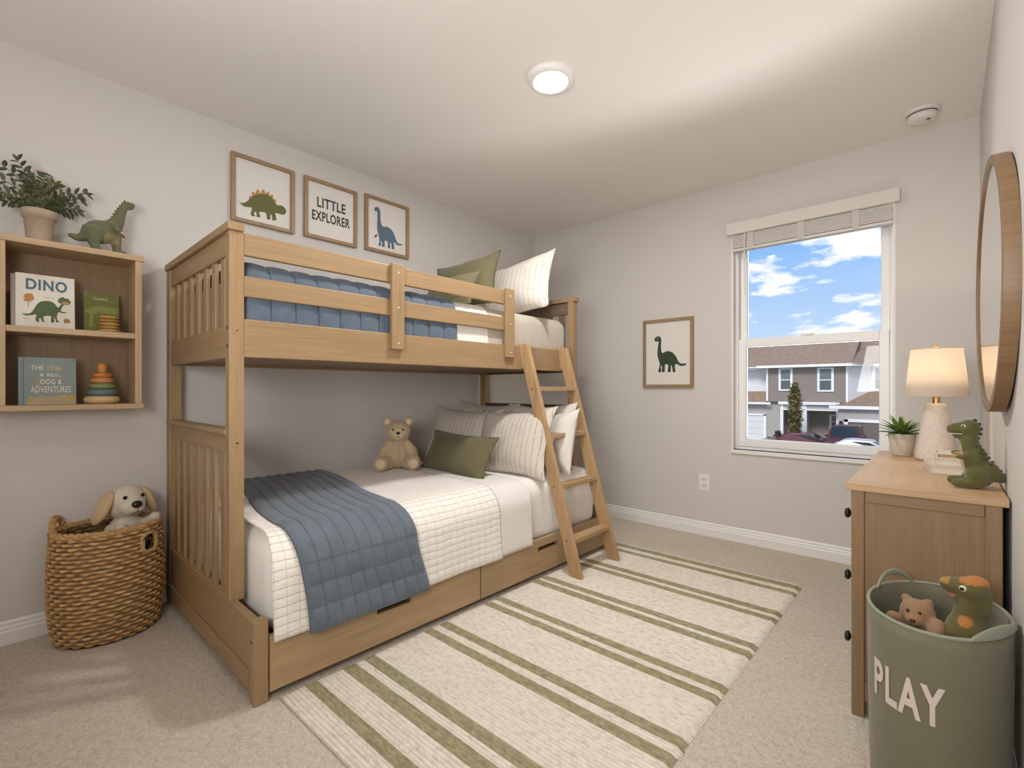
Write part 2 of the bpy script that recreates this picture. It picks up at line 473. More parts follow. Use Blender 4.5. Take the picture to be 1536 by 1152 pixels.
# ------------------------------------------------------------------ framed prints
FR = wood('z', (160, 132, 100)); PAPER = plain((228, 223, 216), .8)
def framed(label, at, w, h, face, fw=.02, group='framed dinosaur-room prints'):
    """face 'x': hangs on the left wall looking +X; 'y': on the far wall looking -Y. returns thing and surface map"""
    t = thing('framed_print', label, 'framed print', at, (0, 0, PI/2 if face == 'x' else 0), group)
    bm = ring(-w/2, w/2, 0, h, -.024, -.002, fw)
    obj('frame', bm, FR, t, .002)
    obj('paper', box((-w/2+fw*.8, -.009, fw*.8), (w/2-fw*.8, -.004, h-fw*.8)), PAPER, t)
    return t
ST=[(0.937,2.042),(0.953,2.039),(0.972,2.05),(0.986,2.067),(0.999,2.084),(1.017,2.101),(1.036,2.113),(1.059,2.121),(1.082,2.124),(1.102,2.116),(1.116,2.104),(1.126,2.088),(1.138,2.079),(1.151,2.083),(1.167,2.083),(1.181,2.073),(1.186,2.055),(1.179,2.04),(1.163,2.033),(1.142,2.034),(1.126,2.032),(1.129,2.014),(1.13,1.994),(1.11,1.986),(1.108,2.008),(1.1,2.019),(1.098,2.002),(1.1,1.99),(1.082,1.985),(1.079,2.001),(1.074,2.018),(1.055,2.019),(1.04,2.012),(1.042,1.999),(1.047,1.99),(1.028,1.983),(1.026,1.999),(1.022,2.01),(1.013,2.003),(1.014,1.993),(1.019,1.987),(1.001,1.982),(0.996,1.995),(1.001,2.016),(0.999,2.028),(0.983,2.025),(0.964,2.023),(0.95,2.03)]
PLATES=[[(0.987,2.063),(0.988,2.085),(0.995,2.095),(1.002,2.085),(1.001,2.076)],[(1.001,2.08),(1.002,2.109),(1.01,2.12),(1.019,2.11),(1.019,2.1)],[(1.017,2.099),(1.025,2.128),(1.03,2.14),(1.043,2.13),(1.045,2.112)],[(1.045,2.112),(1.053,2.137),(1.063,2.149),(1.071,2.134),(1.071,2.118)],[(1.071,2.118),(1.079,2.134),(1.09,2.143),(1.094,2.127),(1.092,2.116)],[(1.092,2.117),(1.102,2.128),(1.112,2.132),(1.116,2.115),(1.109,2.104)],[(1.109,2.107),(1.122,2.112),(1.131,2.107),(1.13,2.091),(1.122,2.087)]]
BL=[(1.761,2.233),(1.769,2.247),(1.787,2.253),(1.802,2.244),(1.808,2.216),(1.809,2.177),(1.815,2.148),(1.829,2.132),(1.858,2.139),(1.887,2.132),(1.91,2.112),(1.925,2.085),(1.934,2.062),(1.953,2.046),(1.981,2.047),(1.977,2.039),(1.946,2.032),(1.928,2.04),(1.914,2.047),(1.916,2.022),(1.919,2.002),(1.899,1.996),(1.896,2.018),(1.89,2.039),(1.884,2.025),(1.886,2.0),(1.867,1.996),(1.866,2.021),(1.862,2.04),(1.844,2.041),(1.841,2.02),(1.842,1.999),(1.821,1.994),(1.821,2.016),(1.818,2.03),(1.812,2.024),(1.812,1.999),(1.792,1.997),(1.8,2.021),(1.8,2.046),(1.791,2.073),(1.784,2.101),(1.783,2.14),(1.785,2.18),(1.784,2.205),(1.78,2.223),(1.766,2.219)]
LEAF=[(1.758,2.041),(1.772,2.066),(1.785,2.068),(1.78,2.051)]
GR=[(-1.638,1.414),(-1.623,1.431),(-1.598,1.431),(-1.584,1.41),(-1.586,1.37),(-1.584,1.324),(-1.573,1.306),(-1.536,1.318),(-1.499,1.307),(-1.471,1.277),(-1.456,1.246),(-1.434,1.222),(-1.395,1.221),(-1.398,1.209),(-1.434,1.204),(-1.467,1.22),(-1.478,1.206),(-1.475,1.163),(-1.493,1.16),(-1.499,1.194),(-1.508,1.212),(-1.512,1.164),(-1.533,1.164),(-1.529,1.204),(-1.536,1.217),(-1.555,1.217),(-1.557,1.165),(-1.578,1.164),(-1.578,1.205),(-1.588,1.206),(-1.584,1.165),(-1.609,1.166),(-1.598,1.206),(-1.598,1.234),(-1.611,1.271),(-1.615,1.317),(-1.609,1.363),(-1.607,1.394),(-1.631,1.395)]
def onpaper(cx, cz):
    return lambda a, b, h: (a-cx, -.009-h, b-cz)
INK = lambda c: cloth(c, 300.0, .12, .05)
F1 = (1.062, 1.935); F2 = (1.459, 1.942); F3 = (1.8605, 1.95)
t = framed('oak-framed print of a green spiky-backed dinosaur with orange plates, above the bunk', (XL, F1[0], F1[1]), .332, .365, 'x')
f = onpaper(*F1)
bm = bmesh.new()
for p in PLATES: poly(p, f, .0008, bm)
obj('back_plates', bm, INK((201, 148, 84)), t)
obj('dinosaur', poly(smooth2d(ST), f, .0013), INK((110, 110, 66)), t)
obj('eye', poly([(1.167+.0035*math.cos(k), 2.066+.0035*math.sin(k)) for k in (0, 1, 2, 3, 4, 5)], f, .0018), plain((40, 36, 30)), t)
t = framed('oak-framed LITTLE EXPLORER lettering print above the bunk', (XL, F2[0], F2[1]), .34, .36, 'x')
f = onpaper(*F2)
DK = plain((74, 66, 58), .8); BLU = plain((92, 112, 125), .8)
for s, x0, z0, w, h in (('LITTLE', 1.37, 2.138, .185, .062), ('EXPLORER', 1.338, 2.055, .247, .06)):
    g = lambda a, b, hh, x0=x0, z0=z0: f(a+x0, b+z0, hh)
    obj('lettering', text_bm(s, w, h, g, .028, .0012, spacing=1.1), DK, t)
g = lambda a, b, hh: f(a+1.4615, b+2.1375, hh)
obj('blue_letter', text_bm('T', .0275, .063, g, .028, .0018), BLU, t)
t = framed('oak-framed print of a blue long-necked dinosaur, above the bunk', (XL, F3[0], F3[1]), .341, .365, 'x')
f = onpaper(*F3)
obj('dinosaur', poly(smooth2d(BL), f, .0012), INK((96, 118, 134)), t)
obj('leaf', poly(LEAF, f, .0012), plain((92, 76, 60), .8), t)
obj('eye', poly([(1.778+.003*math.cos(k), 2.24+.003*math.sin(k)) for k in range(6)], f, .0018), plain((40, 40, 44)), t)
t = framed('oak-framed print of a dark green long-necked dinosaur beside the window', (-1.534, YF, 1.047), .388, .512, 'y', .022)
f = onpaper(-1.534, 1.047)
obj('dinosaur', poly(smooth2d(GR), f, .0012), INK((58, 74, 48)), t)
obj('eye', poly([(-1.612+.004*math.cos(k), 1.418+.004*math.sin(k)) for k in range(6)], f, .0018), plain((205, 200, 185)), t)

# ------------------------------------------------------------------ bunk bed
BED = (-1.661, .596, 0); BR = -.0135
bed = thing('bunk_bed', 'light oak twin-over-full bunk bed with slatted ends and under-bed drawers', 'bunk bed', BED, (0, 0, BR))
L = 2.145; B0 = -1.15      # length, back of the bed
TW = -.237                 # front plane of the upper twin bunk
def bp(name, lo, hi, ax, bev=.0035, parent=None, rgb=OAK):
    return obj(name, box(lo, hi), wood(ax, rgb), parent or bed, bev)
dark = (70, 50, 34)
def bolt(p, ax, parent, rgb=dark, r=.006):
    rot = {'x': (0, PI/2, 0), 'y': (PI/2, 0, 0)}[ax]
    obj('bolt', lathe([(r, -.002), (r, .0012), (r*.7, .0016)], 14), plain(rgb, .4), parent, loc=p, rot=rot)
for u0, u1, top in ((0, .05, 1.604), (L-.05, L, 1.63)):
    pf = bp('post', (TW-.045, u0, .0 if u0 else .27), (TW, u1, top), 'z')
    pb = bp('post', (B0, u0, 0), (B0+.06, u1, top), 'z')
    if u0 == 0:
        for z in (1.585, 1.255, 1.19, .84): bolt((TW-.0225, u0, z), 'y', pf, r=.007 if z in (1.255, 1.19) else .004)
        for z in (1.26, 1.19): bolt((B0+.03, u0, z), 'y', pb)
        bolt((TW, .026, 1.245), 'x', pf, r=.003)
        bolt((TW, .026, .838), 'x', pf, r=.004)
# upper end panels
FAR_SHADED = (120, 102, 82)  # shade at the far end put into a darker wood colour
for u, z0, col in ((.006, 0, OAK), (L-.034, .026, FAR_SHADED)):
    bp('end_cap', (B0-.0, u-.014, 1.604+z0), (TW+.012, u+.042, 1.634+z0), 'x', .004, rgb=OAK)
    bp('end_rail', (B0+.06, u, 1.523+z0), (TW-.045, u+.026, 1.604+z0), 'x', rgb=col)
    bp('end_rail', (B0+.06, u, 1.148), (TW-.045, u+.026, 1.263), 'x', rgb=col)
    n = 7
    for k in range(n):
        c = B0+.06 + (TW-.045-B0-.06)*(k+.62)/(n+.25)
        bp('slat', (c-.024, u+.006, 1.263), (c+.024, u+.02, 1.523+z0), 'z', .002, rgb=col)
# lower end panels
for u, zt, col in ((.006, .888, OAK), (L-.034, .925, (92, 76, 60))):  # far panel's darker wood colour carries its shade too
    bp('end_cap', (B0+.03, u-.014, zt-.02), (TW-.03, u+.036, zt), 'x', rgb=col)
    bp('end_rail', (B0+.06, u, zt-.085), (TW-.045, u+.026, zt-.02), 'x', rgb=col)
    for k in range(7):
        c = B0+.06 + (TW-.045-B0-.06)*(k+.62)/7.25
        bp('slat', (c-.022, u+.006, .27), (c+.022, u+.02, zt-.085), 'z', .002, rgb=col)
    pn = bp('end_panel', (B0+.06 if u > 1 else B0+.055, u-.002, .05), (-.045, u+.024, .272), 'x')
    if u < 1:
        bp('end_panel_board', (B0+.02, u-.012, .045), (-.045, u-.002, .105), 'x', .002)
for u0, u1, hh in ((0, .046, .272), (L-.046, L, .262)):
    f = bp('leg', (-.046, u0, 0), (0, u1, hh), 'z')
    if u0 == 0: bolt((-.023, 0, .205), 'y', f, r=.005)
# upper side rails and guard rails
for v0, v1 in ((TW-.022, TW-.001), (B0+.004, B0+.026)):
    bp('side_rail', (v0, .05, 1.15), (v1, L-.05, 1.29), 'y')
FG = ((1.523, 1.604), (1.372, 1.448))
for z0, z1 in FG: bp('guard_rail', (TW-.024, .05, z0), (TW-.002, 1.488, z1), 'y')
for z0, z1 in FG: bp('guard_rail', (B0+.004, .05, z0), (B0+.026, L-.05, z1), 'y')
for u0, u1 in ((.662, .73), (1.418, 1.488)):
    g = bp('guard_upright', (TW, u0, 1.216), (TW+.02, u1, 1.612), 'z')
    for z in (1.57, 1.41, 1.245): bolt((TW+.02, (u0+u1)/2, z), 'x', g, (224, 202, 168), .005)
bp('slat_platform', (B0+.03, .055, 1.165), (TW-.026, L-.055, 1.2), 'x', rgb=(150, 124, 94))
# lower platform and drawers
bp('slat_platform', (B0+.06, .06, .13), (-.06, L-.06, .155), 'x', rgb=(150, 124, 94))
bp('side_rail', (B0+.004, .05, .05), (B0+.03, L-.05, .24), 'y')
bp('kick_board', (-.09, .05, .02), (-.065, L-.05, .12), 'y', rgb=(110, 86, 60))
def drawer(u0, u1, h0, h1):
    z0, z1, v0, v1 = .03, .212, -.024, 0
    bm = bmesh.new(); hz0, hz1 = .148, .172
    for lo_, hi_ in (((v0, u0, z0), (v1, u1, hz0)), ((v0, u0, hz1), (v1, u1, z1)), ((v0, u0, hz0), (v1, h0, hz1)), ((v0, h1, hz0), (v1, u1, hz1))): box(lo_, hi_, bm)
    bmesh.ops.remove_doubles(bm, verts=bm.verts[:], dist=1e-5)
    d = obj('drawer', bm, wood('y', (178, 150, 114)), bed)
    obj('handle_slot', box((v0-.012, h0-.005, hz0-.005), (v0-.002, h1+.005, hz1+.005)), plain((58, 40, 26), .8), d)
    return d
drawer(.05, 1.006, .452, .608); drawer(1.014, L-.05, 1.44, 1.62)

# ladder
ld = thing('bunk_ladder', 'light oak bunk ladder with four flat rungs leaning on the upper bunk', 'ladder', BED, (0, 0, BR))
def lv(z): return .165-.386*z/1.3
def lp(name, bm, ax): return obj(name, bm, wood(ax, (184, 151, 110)), ld, .003)
for uc in (1.575, 1.955):
    bm = bmesh.new(); zt, zb = 1.303, .0125; th = .0145; dv = .036
    vs = []
    for z in (zb, zt):
        for du in (-th, th):
            for s in (-1, 1): vs.append(bm.verts.new((lv(z)+s*dv, uc+du, z)))
    for q in ((0, 1, 3, 2), (4, 6, 7, 5), (0, 4, 5, 1), (2, 3, 7, 6), (0, 2, 6, 4), (1, 5, 7, 3)): bm.faces.new([vs[i] for i in q])
    bmesh.ops.recalc_face_normals(bm, faces=bm.faces[:])
    s = lp('stile', bm, 'z')
    for z in (1.035, .762, .487, .2):
        if uc < 1.7: bolt((lv(z)-.004, uc-th, z), 'y', s, (120, 88, 54), .006)
for z in (1.035, .762, .487, .2):
    lp('rung', box((lv(z)-.03, 1.575+.0145, z-.013), (lv(z)+.034, 1.955-.0145, z+.013)), 'y')
for u in (1.575, 1.955):
    lp('hook', box((TW-.0, u-.012, 1.16), (TW+.012, u+.012, 1.29)), 'z')

# ------------------------------------------------------------------ bedding
def roundbox(lo, hi, r, seg=5):
    bm = box(lo, hi); bmesh.ops.bevel(bm, geom=bm.edges[:]+bm.verts[:], offset=r, segments=seg, profile=.5, affect='EDGES')
    return bm
def bedthing(name, label, cat, bm, mat, smooth=True, solid=0):
    o = obj(name, bm, mat, smooth=smooth, loc=BED, rot=(0, 0, BR)); tag(o, label, cat)
    if solid:
        s = o.modifiers.new('thick', 'SOLIDIFY'); s.thickness = solid; s.offset = 1
    return o
def drape(prof, u0f, u1f, off, ns=80, nu=60, ripple=.004, puff=None, seed=0, chan=0):
    """cloth laid along a profile of (v,z) points, spanning u0..u1 along the bed"""
    P = [Vector(p) for p in prof]; d = [0]
    for a, b in zip(P, P[1:]): d.append(d[-1]+(b-a).length)
    T = d[-1]
    def at(s):
        x = s*T
        for i in range(len(P)-1):
            if x <= d[i+1] or i == len(P)-2:
                return P[i].lerp(P[i+1], (x-d[i])/(d[i+1]-d[i]))
    def fn(a, b):
        p = at(a); q = at(min(1, a+.01)) - at(max(0, a-.01)); nrm = Vector((-q.y, q.x)).normalized()
        if nrm.x + nrm.y < 0: nrm = -nrm
        u0, u1 = u0f(a), u1f(a); u = u0+(u1-u0)*b
        w = off + (puff(a*T, u-u0, u1-u0, T) if puff else 0)
        w += ripple*noise.noise(Vector((u*5+seed, a*T*5, seed)))*(.4+a)
        p = p+nrm*w
        return (p.x, u, p.y)
    return grid_mesh(ns, nu, fn, (lambda a, b: (b*chan, a*T)) if chan else (lambda a, b: (u0f(a)+(u1f(a)-u0f(a))*b, a*T))), T
def arc(c, r, a0, a1, n=10): return [(c[0]+r*math.cos(a0+(a1-a0)*i/n), c[1]+r*math.sin(a0+(a1-a0)*i/n)) for i in range(n+1)]
def lerpn(ks):
    def f(a):
        for (x0, y0), (x1, y1) in zip(ks, ks[1:]):
            if a <= x1: 
                t = (a-x0)/(x1-x0); t = t*t*(3-2*t); return y0+(y1-y0)*t
        return ks[-1][1]
    return f

SHEET = cloth((246, 242, 237), 500.0, .04)
bedthing('mattress', 'thick lower mattress in a white fitted sheet', 'mattress', roundbox((B0+.012, .07, .157), (-.03, L-.062, .532), .09, 6), SHEET)
def prof(zb, vf=.004, zt=.536, r=.13): return [(B0+.03, zt-.004), (-.7, zt+.004), (-.4, zt+.003)] + arc((vf-r, zt-r), r, PI/2, 0) + [(vf+.006, (zt-r+zb)/2), (vf+.014, zb)]
bm, T1 = drape(prof(.198), lerpn([(0, .075), (.7, .07), (.86, .052), (1, .056)]), lambda a: 1.165-.03*a, .002, ripple=.006, seed=3)
bedthing('coverlet', 'cream coverlet with a thin brown grid pattern on the lower bed', 'coverlet', bm, uvgrid((248, 243, 236), (176, 158, 136)), solid=.004)
bm, T2 = drape(prof(.205), lambda a: 1.168-.03*a, lambda a: 1.42-.05*a, .0, ripple=.004, seed=5)
bedthing('flat_sheet', 'white ribbed top sheet folded back below the lower pillows', 'sheet', bm, striped((238, 234, 228), (205, 198, 190), 'y', .021, .1, .8), solid=.003)
def quilting(n, amp, cross=0.0, cross_from=1e9):
    def f(s, u, W, T):
        k = abs(math.sin(PI*u/W*n))**.38
        if cross and s > cross_from: k = min(k, abs(math.sin(PI*(s-cross_from)/cross))**.4)
        e = min(u, W-u); return amp*k - (.003 if e < .008 else 0)
    return f
BLUE = quilted((104, 114, 125), .078, 1.18); BLUE2 = quilted((92, 105, 120), 0, 9)
bm, T3 = drape(prof(.186, .01), lerpn([(0, .27), (.68, .125), (1, .174)]), lerpn([(0, .765), (.7, .60), (.84, .625), (1, .678)]), .009, 150, 126, .008,
               quilting(9, .010, .078, 1.18), 8, 9)
bedthing('blue_quilt', 'dusty blue channel-quilted throw draped across the foot of the lower bed', 'quilt', bm, BLUE, solid=.006)
# upper bunk
UZ = 1.502
bedthing('mattress', 'upper bunk mattress in a beige striped fitted sheet', 'mattress', roundbox((B0+.032, .06, 1.202), (TW-.03, L-.058, UZ), .075, 6), striped((205, 194, 178), (176, 164, 148), 'y', .034, .08, .5))
def uprof(zb, vf, r=.07): return [(B0+.04, UZ), (-.8, UZ+.012), (-.5, UZ+.008)] + arc((vf-r, UZ-r), r, PI/2, 0) + [(vf+.002, zb)]
bm, _ = drape(uprof(1.25, TW-.034), lambda a: .058, lambda a: 1.06+.03*a, .004, 60, 180, .003, quilting(11, .012), 2, 11)
bedthing('blue_quilt', 'dusty blue quilt tucked in on the upper bunk', 'quilt', bm, BLUE2, solid=.003)
bm, _ = drape(uprof(1.25, TW-.034), lambda a: 1.06+.03*a, lambda a: 1.3+.025*a, .001, 60, 40, .004, quilting(8, .002), 4)
bedthing('folded_sheet', 'white ribbed sheet folded over the quilt on the upper bunk', 'sheet', bm, cloth((238, 233, 226), 400.0, .04), solid=.004)

def bedpos(v, u, z):
    c, s = math.cos(BR), math.sin(BR); return (BED[0]+v*c-u*s, BED[1]+v*s+u*c, z)
LINEN = striped((214, 204, 192), (122, 108, 94), 'x', .034, .1, .85)
LINEN2 = striped((224, 216, 206), (172, 160, 148), 'x', .02, .1, .5)
OLIVE = cloth((104, 98, 68), 380.0, .14)
ZB = .54
cushion('pillow', 'plain linen pillow at the back of the lower bed, nearest the wall', 'pillow', cloth((206, 197, 186), 420.0, .05), .62, .43, .16, bedpos(-.86, 1.86, .735), .18, .03, .03, pinch=.13)
cushion('pillow', 'pale ribbed pillow at the back of the lower bed, right of the plain linen one', 'pillow', LINEN2, .60, .43, .16, bedpos(-.37, 1.88, .735), .18, .0, -.02, pinch=.13)
cushion('pillow', 'white pillow at the front corner of the lower bed, behind the ladder', 'pillow', cloth((228, 222, 214), 420.0, .04), .38, .40, .13, bedpos(-.15, 1.79, .718), .22, -.3, -.05, pinch=.13)
cushion('pillow', 'pin-striped pillow behind the teddy bear and green cushion', 'pillow', LINEN, .62, .42, .16, bedpos(-.78, 1.57, .715), .34, .1, .02, pinch=.13)
cushion('pillow', 'pin-striped pillow in front of the white one, right of the green cushion', 'pillow', LINEN, .62, .44, .16, bedpos(-.31, 1.56, .712), .34, -.04, -.06, pinch=.13)
cushion('green_cushion', 'olive green oblong cushion leaning on the lower bed pillows', 'cushion', OLIVE, .60, .27, .14, bedpos(-.52, 1.31, .645), .45, -.04, .02, seam=cloth((86, 92, 58)))
UB = UZ+.012
cushion('green_cushion', 'large olive green cushion on the upper bunk', 'cushion', OLIVE, .50, .37, .15, bedpos(-.60, 1.44, 1.69), .35, .16, -.12, seam=cloth((80, 78, 54)))
cushion('ribbed_cushion', 'lighter ribbed green cushion in front of the large one on the upper bunk', 'cushion', striped((116, 110, 80), (84, 82, 56), 'z', .016, .2, .8), .40, .22, .12, bedpos(-.545, 1.275, 1.612), .4, .1, -.03)
cushion('pillow', 'white pin-striped pillow propped at the head of the upper bunk', 'pillow', striped((226, 218, 208), (140, 128, 116), 'x', .036, .08, .8), .66, .43, .17, bedpos(-.52, 1.80, 1.70), .35, -.02, -.14, pinch=.08)

# ------------------------------------------------------------------ rug
STR = [(2.79, 2.846), (2.705, 2.749), (2.416, 2.461), (2.341, 2.386), (2.037, 2.082), (1.963, 2.01), (1.682, 1.727), (1.605, 1.65), (1.335, 1.38), (1.258, 1.303), (.972, 1.02), (.892, .94), (.75, .795)]
def rug():
    Y0, Y1 = .672, 2.868; pitch = .0146; N = int((Y1-Y0)/pitch); k = 5
    def fn(a, b):
        y = Y0+(Y1-Y0)*b; xl = -1.652 + .022*b; xr = -.552 + .003*b
        ph = (b*N) % 1; e = min(1, min(a, 1-a)*90)
        z = .006 + .007*math.sqrt(max(0, 1-(2*ph-1)**2))*e
        if a in (0, 1) or b in (0, 1): z = .001
        row = int(b*N*.999)
        x = xl+(xr-xl)*a + (.004*noise.noise(Vector((row*3.1, a*3, 0))))
        return (x, y, z)
    return grid_mesh(60, N*k, fn)
def rugmat():
    t = NT('woven_rug'); o = t.n('ShaderNodeTexCoord').outputs['Object']; sp = t.n('ShaderNodeSeparateXYZ'); t.l(o, sp.inputs[0])
    mp = t.n('ShaderNodeMapping'); mp.inputs['Scale'].default_value = (38, 69, 69); t.l(o, mp.inputs[0])
    n = t.noise(mp.outputs[0], 1.0, 3, .6); big = t.noise(o, 3.0, 2)
    rib = t.math('ABSOLUTE', t.math('SUBTRACT', t.math('FRACT', t.math('MULTIPLY', t.math('SUBTRACT', sp.outputs[1], .672), 1/.01464)), .5))
    groove_shade = t.math('GREATER_THAN', rib, .40)  # shade between the cords, painted into the rug colour
    fac = None
    for a, b in STR:
        m = t.math('LESS_THAN', t.math('ABSOLUTE', t.math('SUBTRACT', sp.outputs[1], (a+b)/2)), (b-a)/2)
        fac = m if fac is None else t.math('MAXIMUM', fac, m)
    cream = t.ramp(n, [(.28, lin((196, 184, 168))), (.5, lin((220, 211, 199))), (.75, lin((232, 225, 215)))])
    green = t.ramp(n, [(.28, lin((108, 100, 68))), (.5, lin((142, 134, 96))), (.78, lin((172, 163, 126)))])
    col = t.mix(fac, cream, green)
    col = t.mix(t.math('MULTIPLY', groove_shade, .3), col, (.16, .13, .09, 1))
    col = t.mix(.12, col, t.ramp(big, [(.3, lin((196, 180, 156))), (.7, lin((232, 226, 216)))]))
    t.bsdf(col, .95, n, .6, .006); return t.m
tag(obj('rug', rug(), rugmat(), smooth=True), 'cream woven rug with pairs of olive stripes on the carpet beside the bed', 'rug')

# ------------------------------------------------------------------ wall shelf and what stands on it
SX, SY0, SY1, SZ0, SZ1 = -2.62, .018, .483, .949, 1.617
sh = thing('wall_shelf', 'oak wall cabinet shelf with two open compartments', 'wall shelf', (XL, .25, SZ0))
dx = SX-XL; y0, y1 = SY0-.25, SY1-.25; hz = SZ1-SZ0
SW = lambda ax: wood(ax, (188, 160, 126))
obj('top_board', box((0, y0, hz-.024), (dx+.004, y1+.004, hz)), SW('y'), sh, .002)
obj('bottom_board', box((0, y0, 0), (dx+.004, y1+.004, .022)), SW('y'), sh, .002)
obj('side_panel', box((0, y0+.014, .022), (dx, y0+.05, hz-.024)), SW('z'), sh, .002)
obj('side_panel', box((0, y1-.026, .022), (dx, y1-.002, hz-.024)), SW('z'), sh, .002)
obj('shelf_board', box((.012, y0+.05, .304), (dx-.004, y1-.026, .328)), SW('y'), sh, .002)
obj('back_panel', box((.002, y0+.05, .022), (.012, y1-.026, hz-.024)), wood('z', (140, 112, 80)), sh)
Z_UP, Z_LO = SZ0+.328, SZ0+.022

def book(label, name, x, y0, y1, z, h, th, rgb, lean=.1, group='picture books on the wall shelf', page=(226, 219, 205), yaw=0):
    """hardback standing with its cover towards the room (+X)"""
    w = y1-y0
    t = thing(name, label, 'book', (x, (y0+y1)/2, z), (0, -lean, yaw), group)
    obj('cover', box((-.003, -w/2, 0), (0, w/2, h)), cloth(rgb, 300.0, .05, .05), t, .0008)
    obj('cover', box((-th, -w/2, 0), (-th+.003, w/2, h)), plain(rgb, .6), t, .0008)
    obj('spine', box((-th, -w/2-.0012, 0), (0, -w/2+.002, h)), plain(rgb, .6), t, .0008)
    obj('pages', box((-th+.003, -w/2+.002, .003), (-.003, w/2-.003, h-.003)), plain(page, .8), t)
    return t
bk = book('white picture book titled DINO with a green dinosaur cover, upper shelf', 'picture_book', -2.68, .097, .268, Z_UP, .217, .014, (224, 217, 207))
by, bz = (.097+.268)/2, Z_UP
cov = lambda a, b, h: (h, a-by, b-bz)
obj('lettering', text_bm('DINO', .12, .045, lambda a, b, h: cov(a+.125, b+1.43, h), .03, .001, spacing=1.12), plain((72, 106, 122), .7), bk)
obj('subtitle', text_bm('\u00b7 VEIT M \u00b7', .042, .007, lambda a, b, h: cov(a+.168, b+1.4, h), .0, .001), plain((196, 170, 140), .7), bk)
obj('subtitle', text_bm('ANIMALS', .026, .004, lambda a, b, h: cov(a+.152, b+1.484, h), .0, .001), plain((190, 182, 172), .7), bk)
DI=[(0.112,1.334),(0.118,1.331),(0.127,1.331),(0.136,1.334),(0.143,1.343),(0.149,1.356),(0.156,1.372),(0.166,1.384),(0.181,1.39),(0.196,1.389),(0.207,1.382),(0.215,1.368),(0.22,1.369),(0.225,1.379),(0.229,1.384),(0.222,1.385),(0.217,1.393),(0.22,1.404),(0.227,1.41),(0.233,1.412),(0.239,1.407),(0.246,1.408),(0.254,1.398),(0.255,1.393),(0.25,1.383),(0.239,1.381),(0.233,1.377),(0.228,1.366),(0.225,1.355),(0.231,1.35),(0.244,1.351),(0.235,1.345),(0.226,1.346),(0.219,1.348),(0.215,1.339),(0.213,1.328),(0.215,1.315),(0.22,1.308),(0.212,1.305),(0.209,1.317),(0.206,1.327),(0.205,1.317),(0.205,1.305),(0.196,1.304),(0.196,1.316),(0.195,1.329),(0.177,1.327),(0.174,1.316),(0.176,1.306),(0.18,1.304),(0.172,1.303),(0.167,1.313),(0.166,1.319),(0.161,1.312),(0.161,1.306),(0.164,1.303),(0.155,1.302),(0.151,1.311),(0.154,1.326),(0.152,1.331),(0.141,1.327),(0.129,1.324),(0.12,1.325)]
FACE=[(0.23,1.39),(0.239,1.394),(0.25,1.391),(0.248,1.383),(0.237,1.38),(0.231,1.382)]
FLOW=[(0.117,1.399),(0.123,1.41),(0.132,1.414),(0.143,1.412),(0.149,1.397),(0.145,1.387),(0.139,1.385),(0.139,1.379),(0.13,1.381),(0.123,1.38),(0.117,1.387),(0.123,1.393)]
obj('dinosaur', poly(smooth2d(DI), cov, .0009), INK((88, 104, 70)), bk)
obj('dinosaur_face', poly(smooth2d(FACE), cov, .0014), plain((178, 140, 66), .7), bk)
obj('flower', poly(FLOW, cov, .0009), plain((186, 128, 66), .7), bk)
obj('flower_stem', poly([(.13, 1.379), (.132, 1.379), (.132, 1.356), (.131, 1.356)], cov, .0009), plain((90, 76, 56), .7), bk)
obj('snail', poly([(.233, 1.315), (.236, 1.321), (.245, 1.324), (.253, 1.315), (.252, 1.306), (.235, 1.304)], cov, .0009), plain((152, 118, 66), .7), bk)
obj('twig', poly([(.113, 1.312), (.122, 1.315), (.14, 1.311), (.122, 1.311)], cov, .0009), plain((190, 162, 104), .7), bk)
book('plain white book standing right behind the DINO book', 'picture_book', -2.70, .085, .2, Z_UP, .213, .012, (214, 206, 196))
bk = book('green picture book behind the small tan wooden stack, upper shelf', 'picture_book', -2.735, .304, .421, Z_UP, .182, .012, (112, 118, 66), .12)
by2 = (.304+.421)/2; cv = lambda a, b, h: (h, a-by2, b-Z_UP)
obj('lettering', text_bm("CHAS'", .05, .014, lambda a, b, h: cv(a+.334, b+1.423, h), .0, .001), plain((206, 196, 160), .7), bk)
obj('lettering', text_bm('YNKS', .03, .009, lambda a, b, h: cv(a+.384, b+1.415, h), .0, .001), plain((150, 140, 92), .7), bk)
obj('tree_motif', poly([(.306, 1.375), (.33, 1.392), (.37, 1.398), (.415, 1.392), (.415, 1.365), (.35, 1.368), (.334, 1.36), (.332, 1.315), (.338, 1.303), (.318, 1.303), (.321, 1.36), (.306, 1.367)], cv, .0009), plain((134, 136, 70), .7), bk)
o = thing('stacked_discs', 'small stack of tan wooden discs in front of the green book', 'toy', (-2.69, .378, Z_UP))
for k, r in enumerate((.040, .038, .037, .037, .035)):
    obj('disc', lathe([(r-.006, k*.0145+.0005), (r, k*.0145+.004), (r, k*.0145+.010), (r-.006, k*.0145+.0142)], 36), plain(((176, 138, 74), (156, 122, 66))[k % 2], .5), o, smooth=True)
bk = book('dusty blue hardback with THE ... ADVENTURES lettering, lower shelf', 'picture_book', -2.68, .12, .272, Z_LO, .19, .016, (134, 146, 144), .06)
by3 = (.12+.272)/2; cv3 = lambda a, b, h: (h, a-by3, b-Z_LO)
CR = plain((214, 203, 186), .7)
for s, x0, z0, w, h in (('THE', .138, 1.111, .036, .017), ('& BEIL,', .164, 1.083, .062, .014), ('DOG &', .166, 1.054, .062, .02), ('ADVENTURES', .138, 1.02, .118, .026)):
    obj('lettering', text_bm(s, w, h, lambda a, b, hh, x0=x0, z0=z0: cv3(a+x0, b+z0, hh), .012, .001, spacing=1.05), CR, bk)
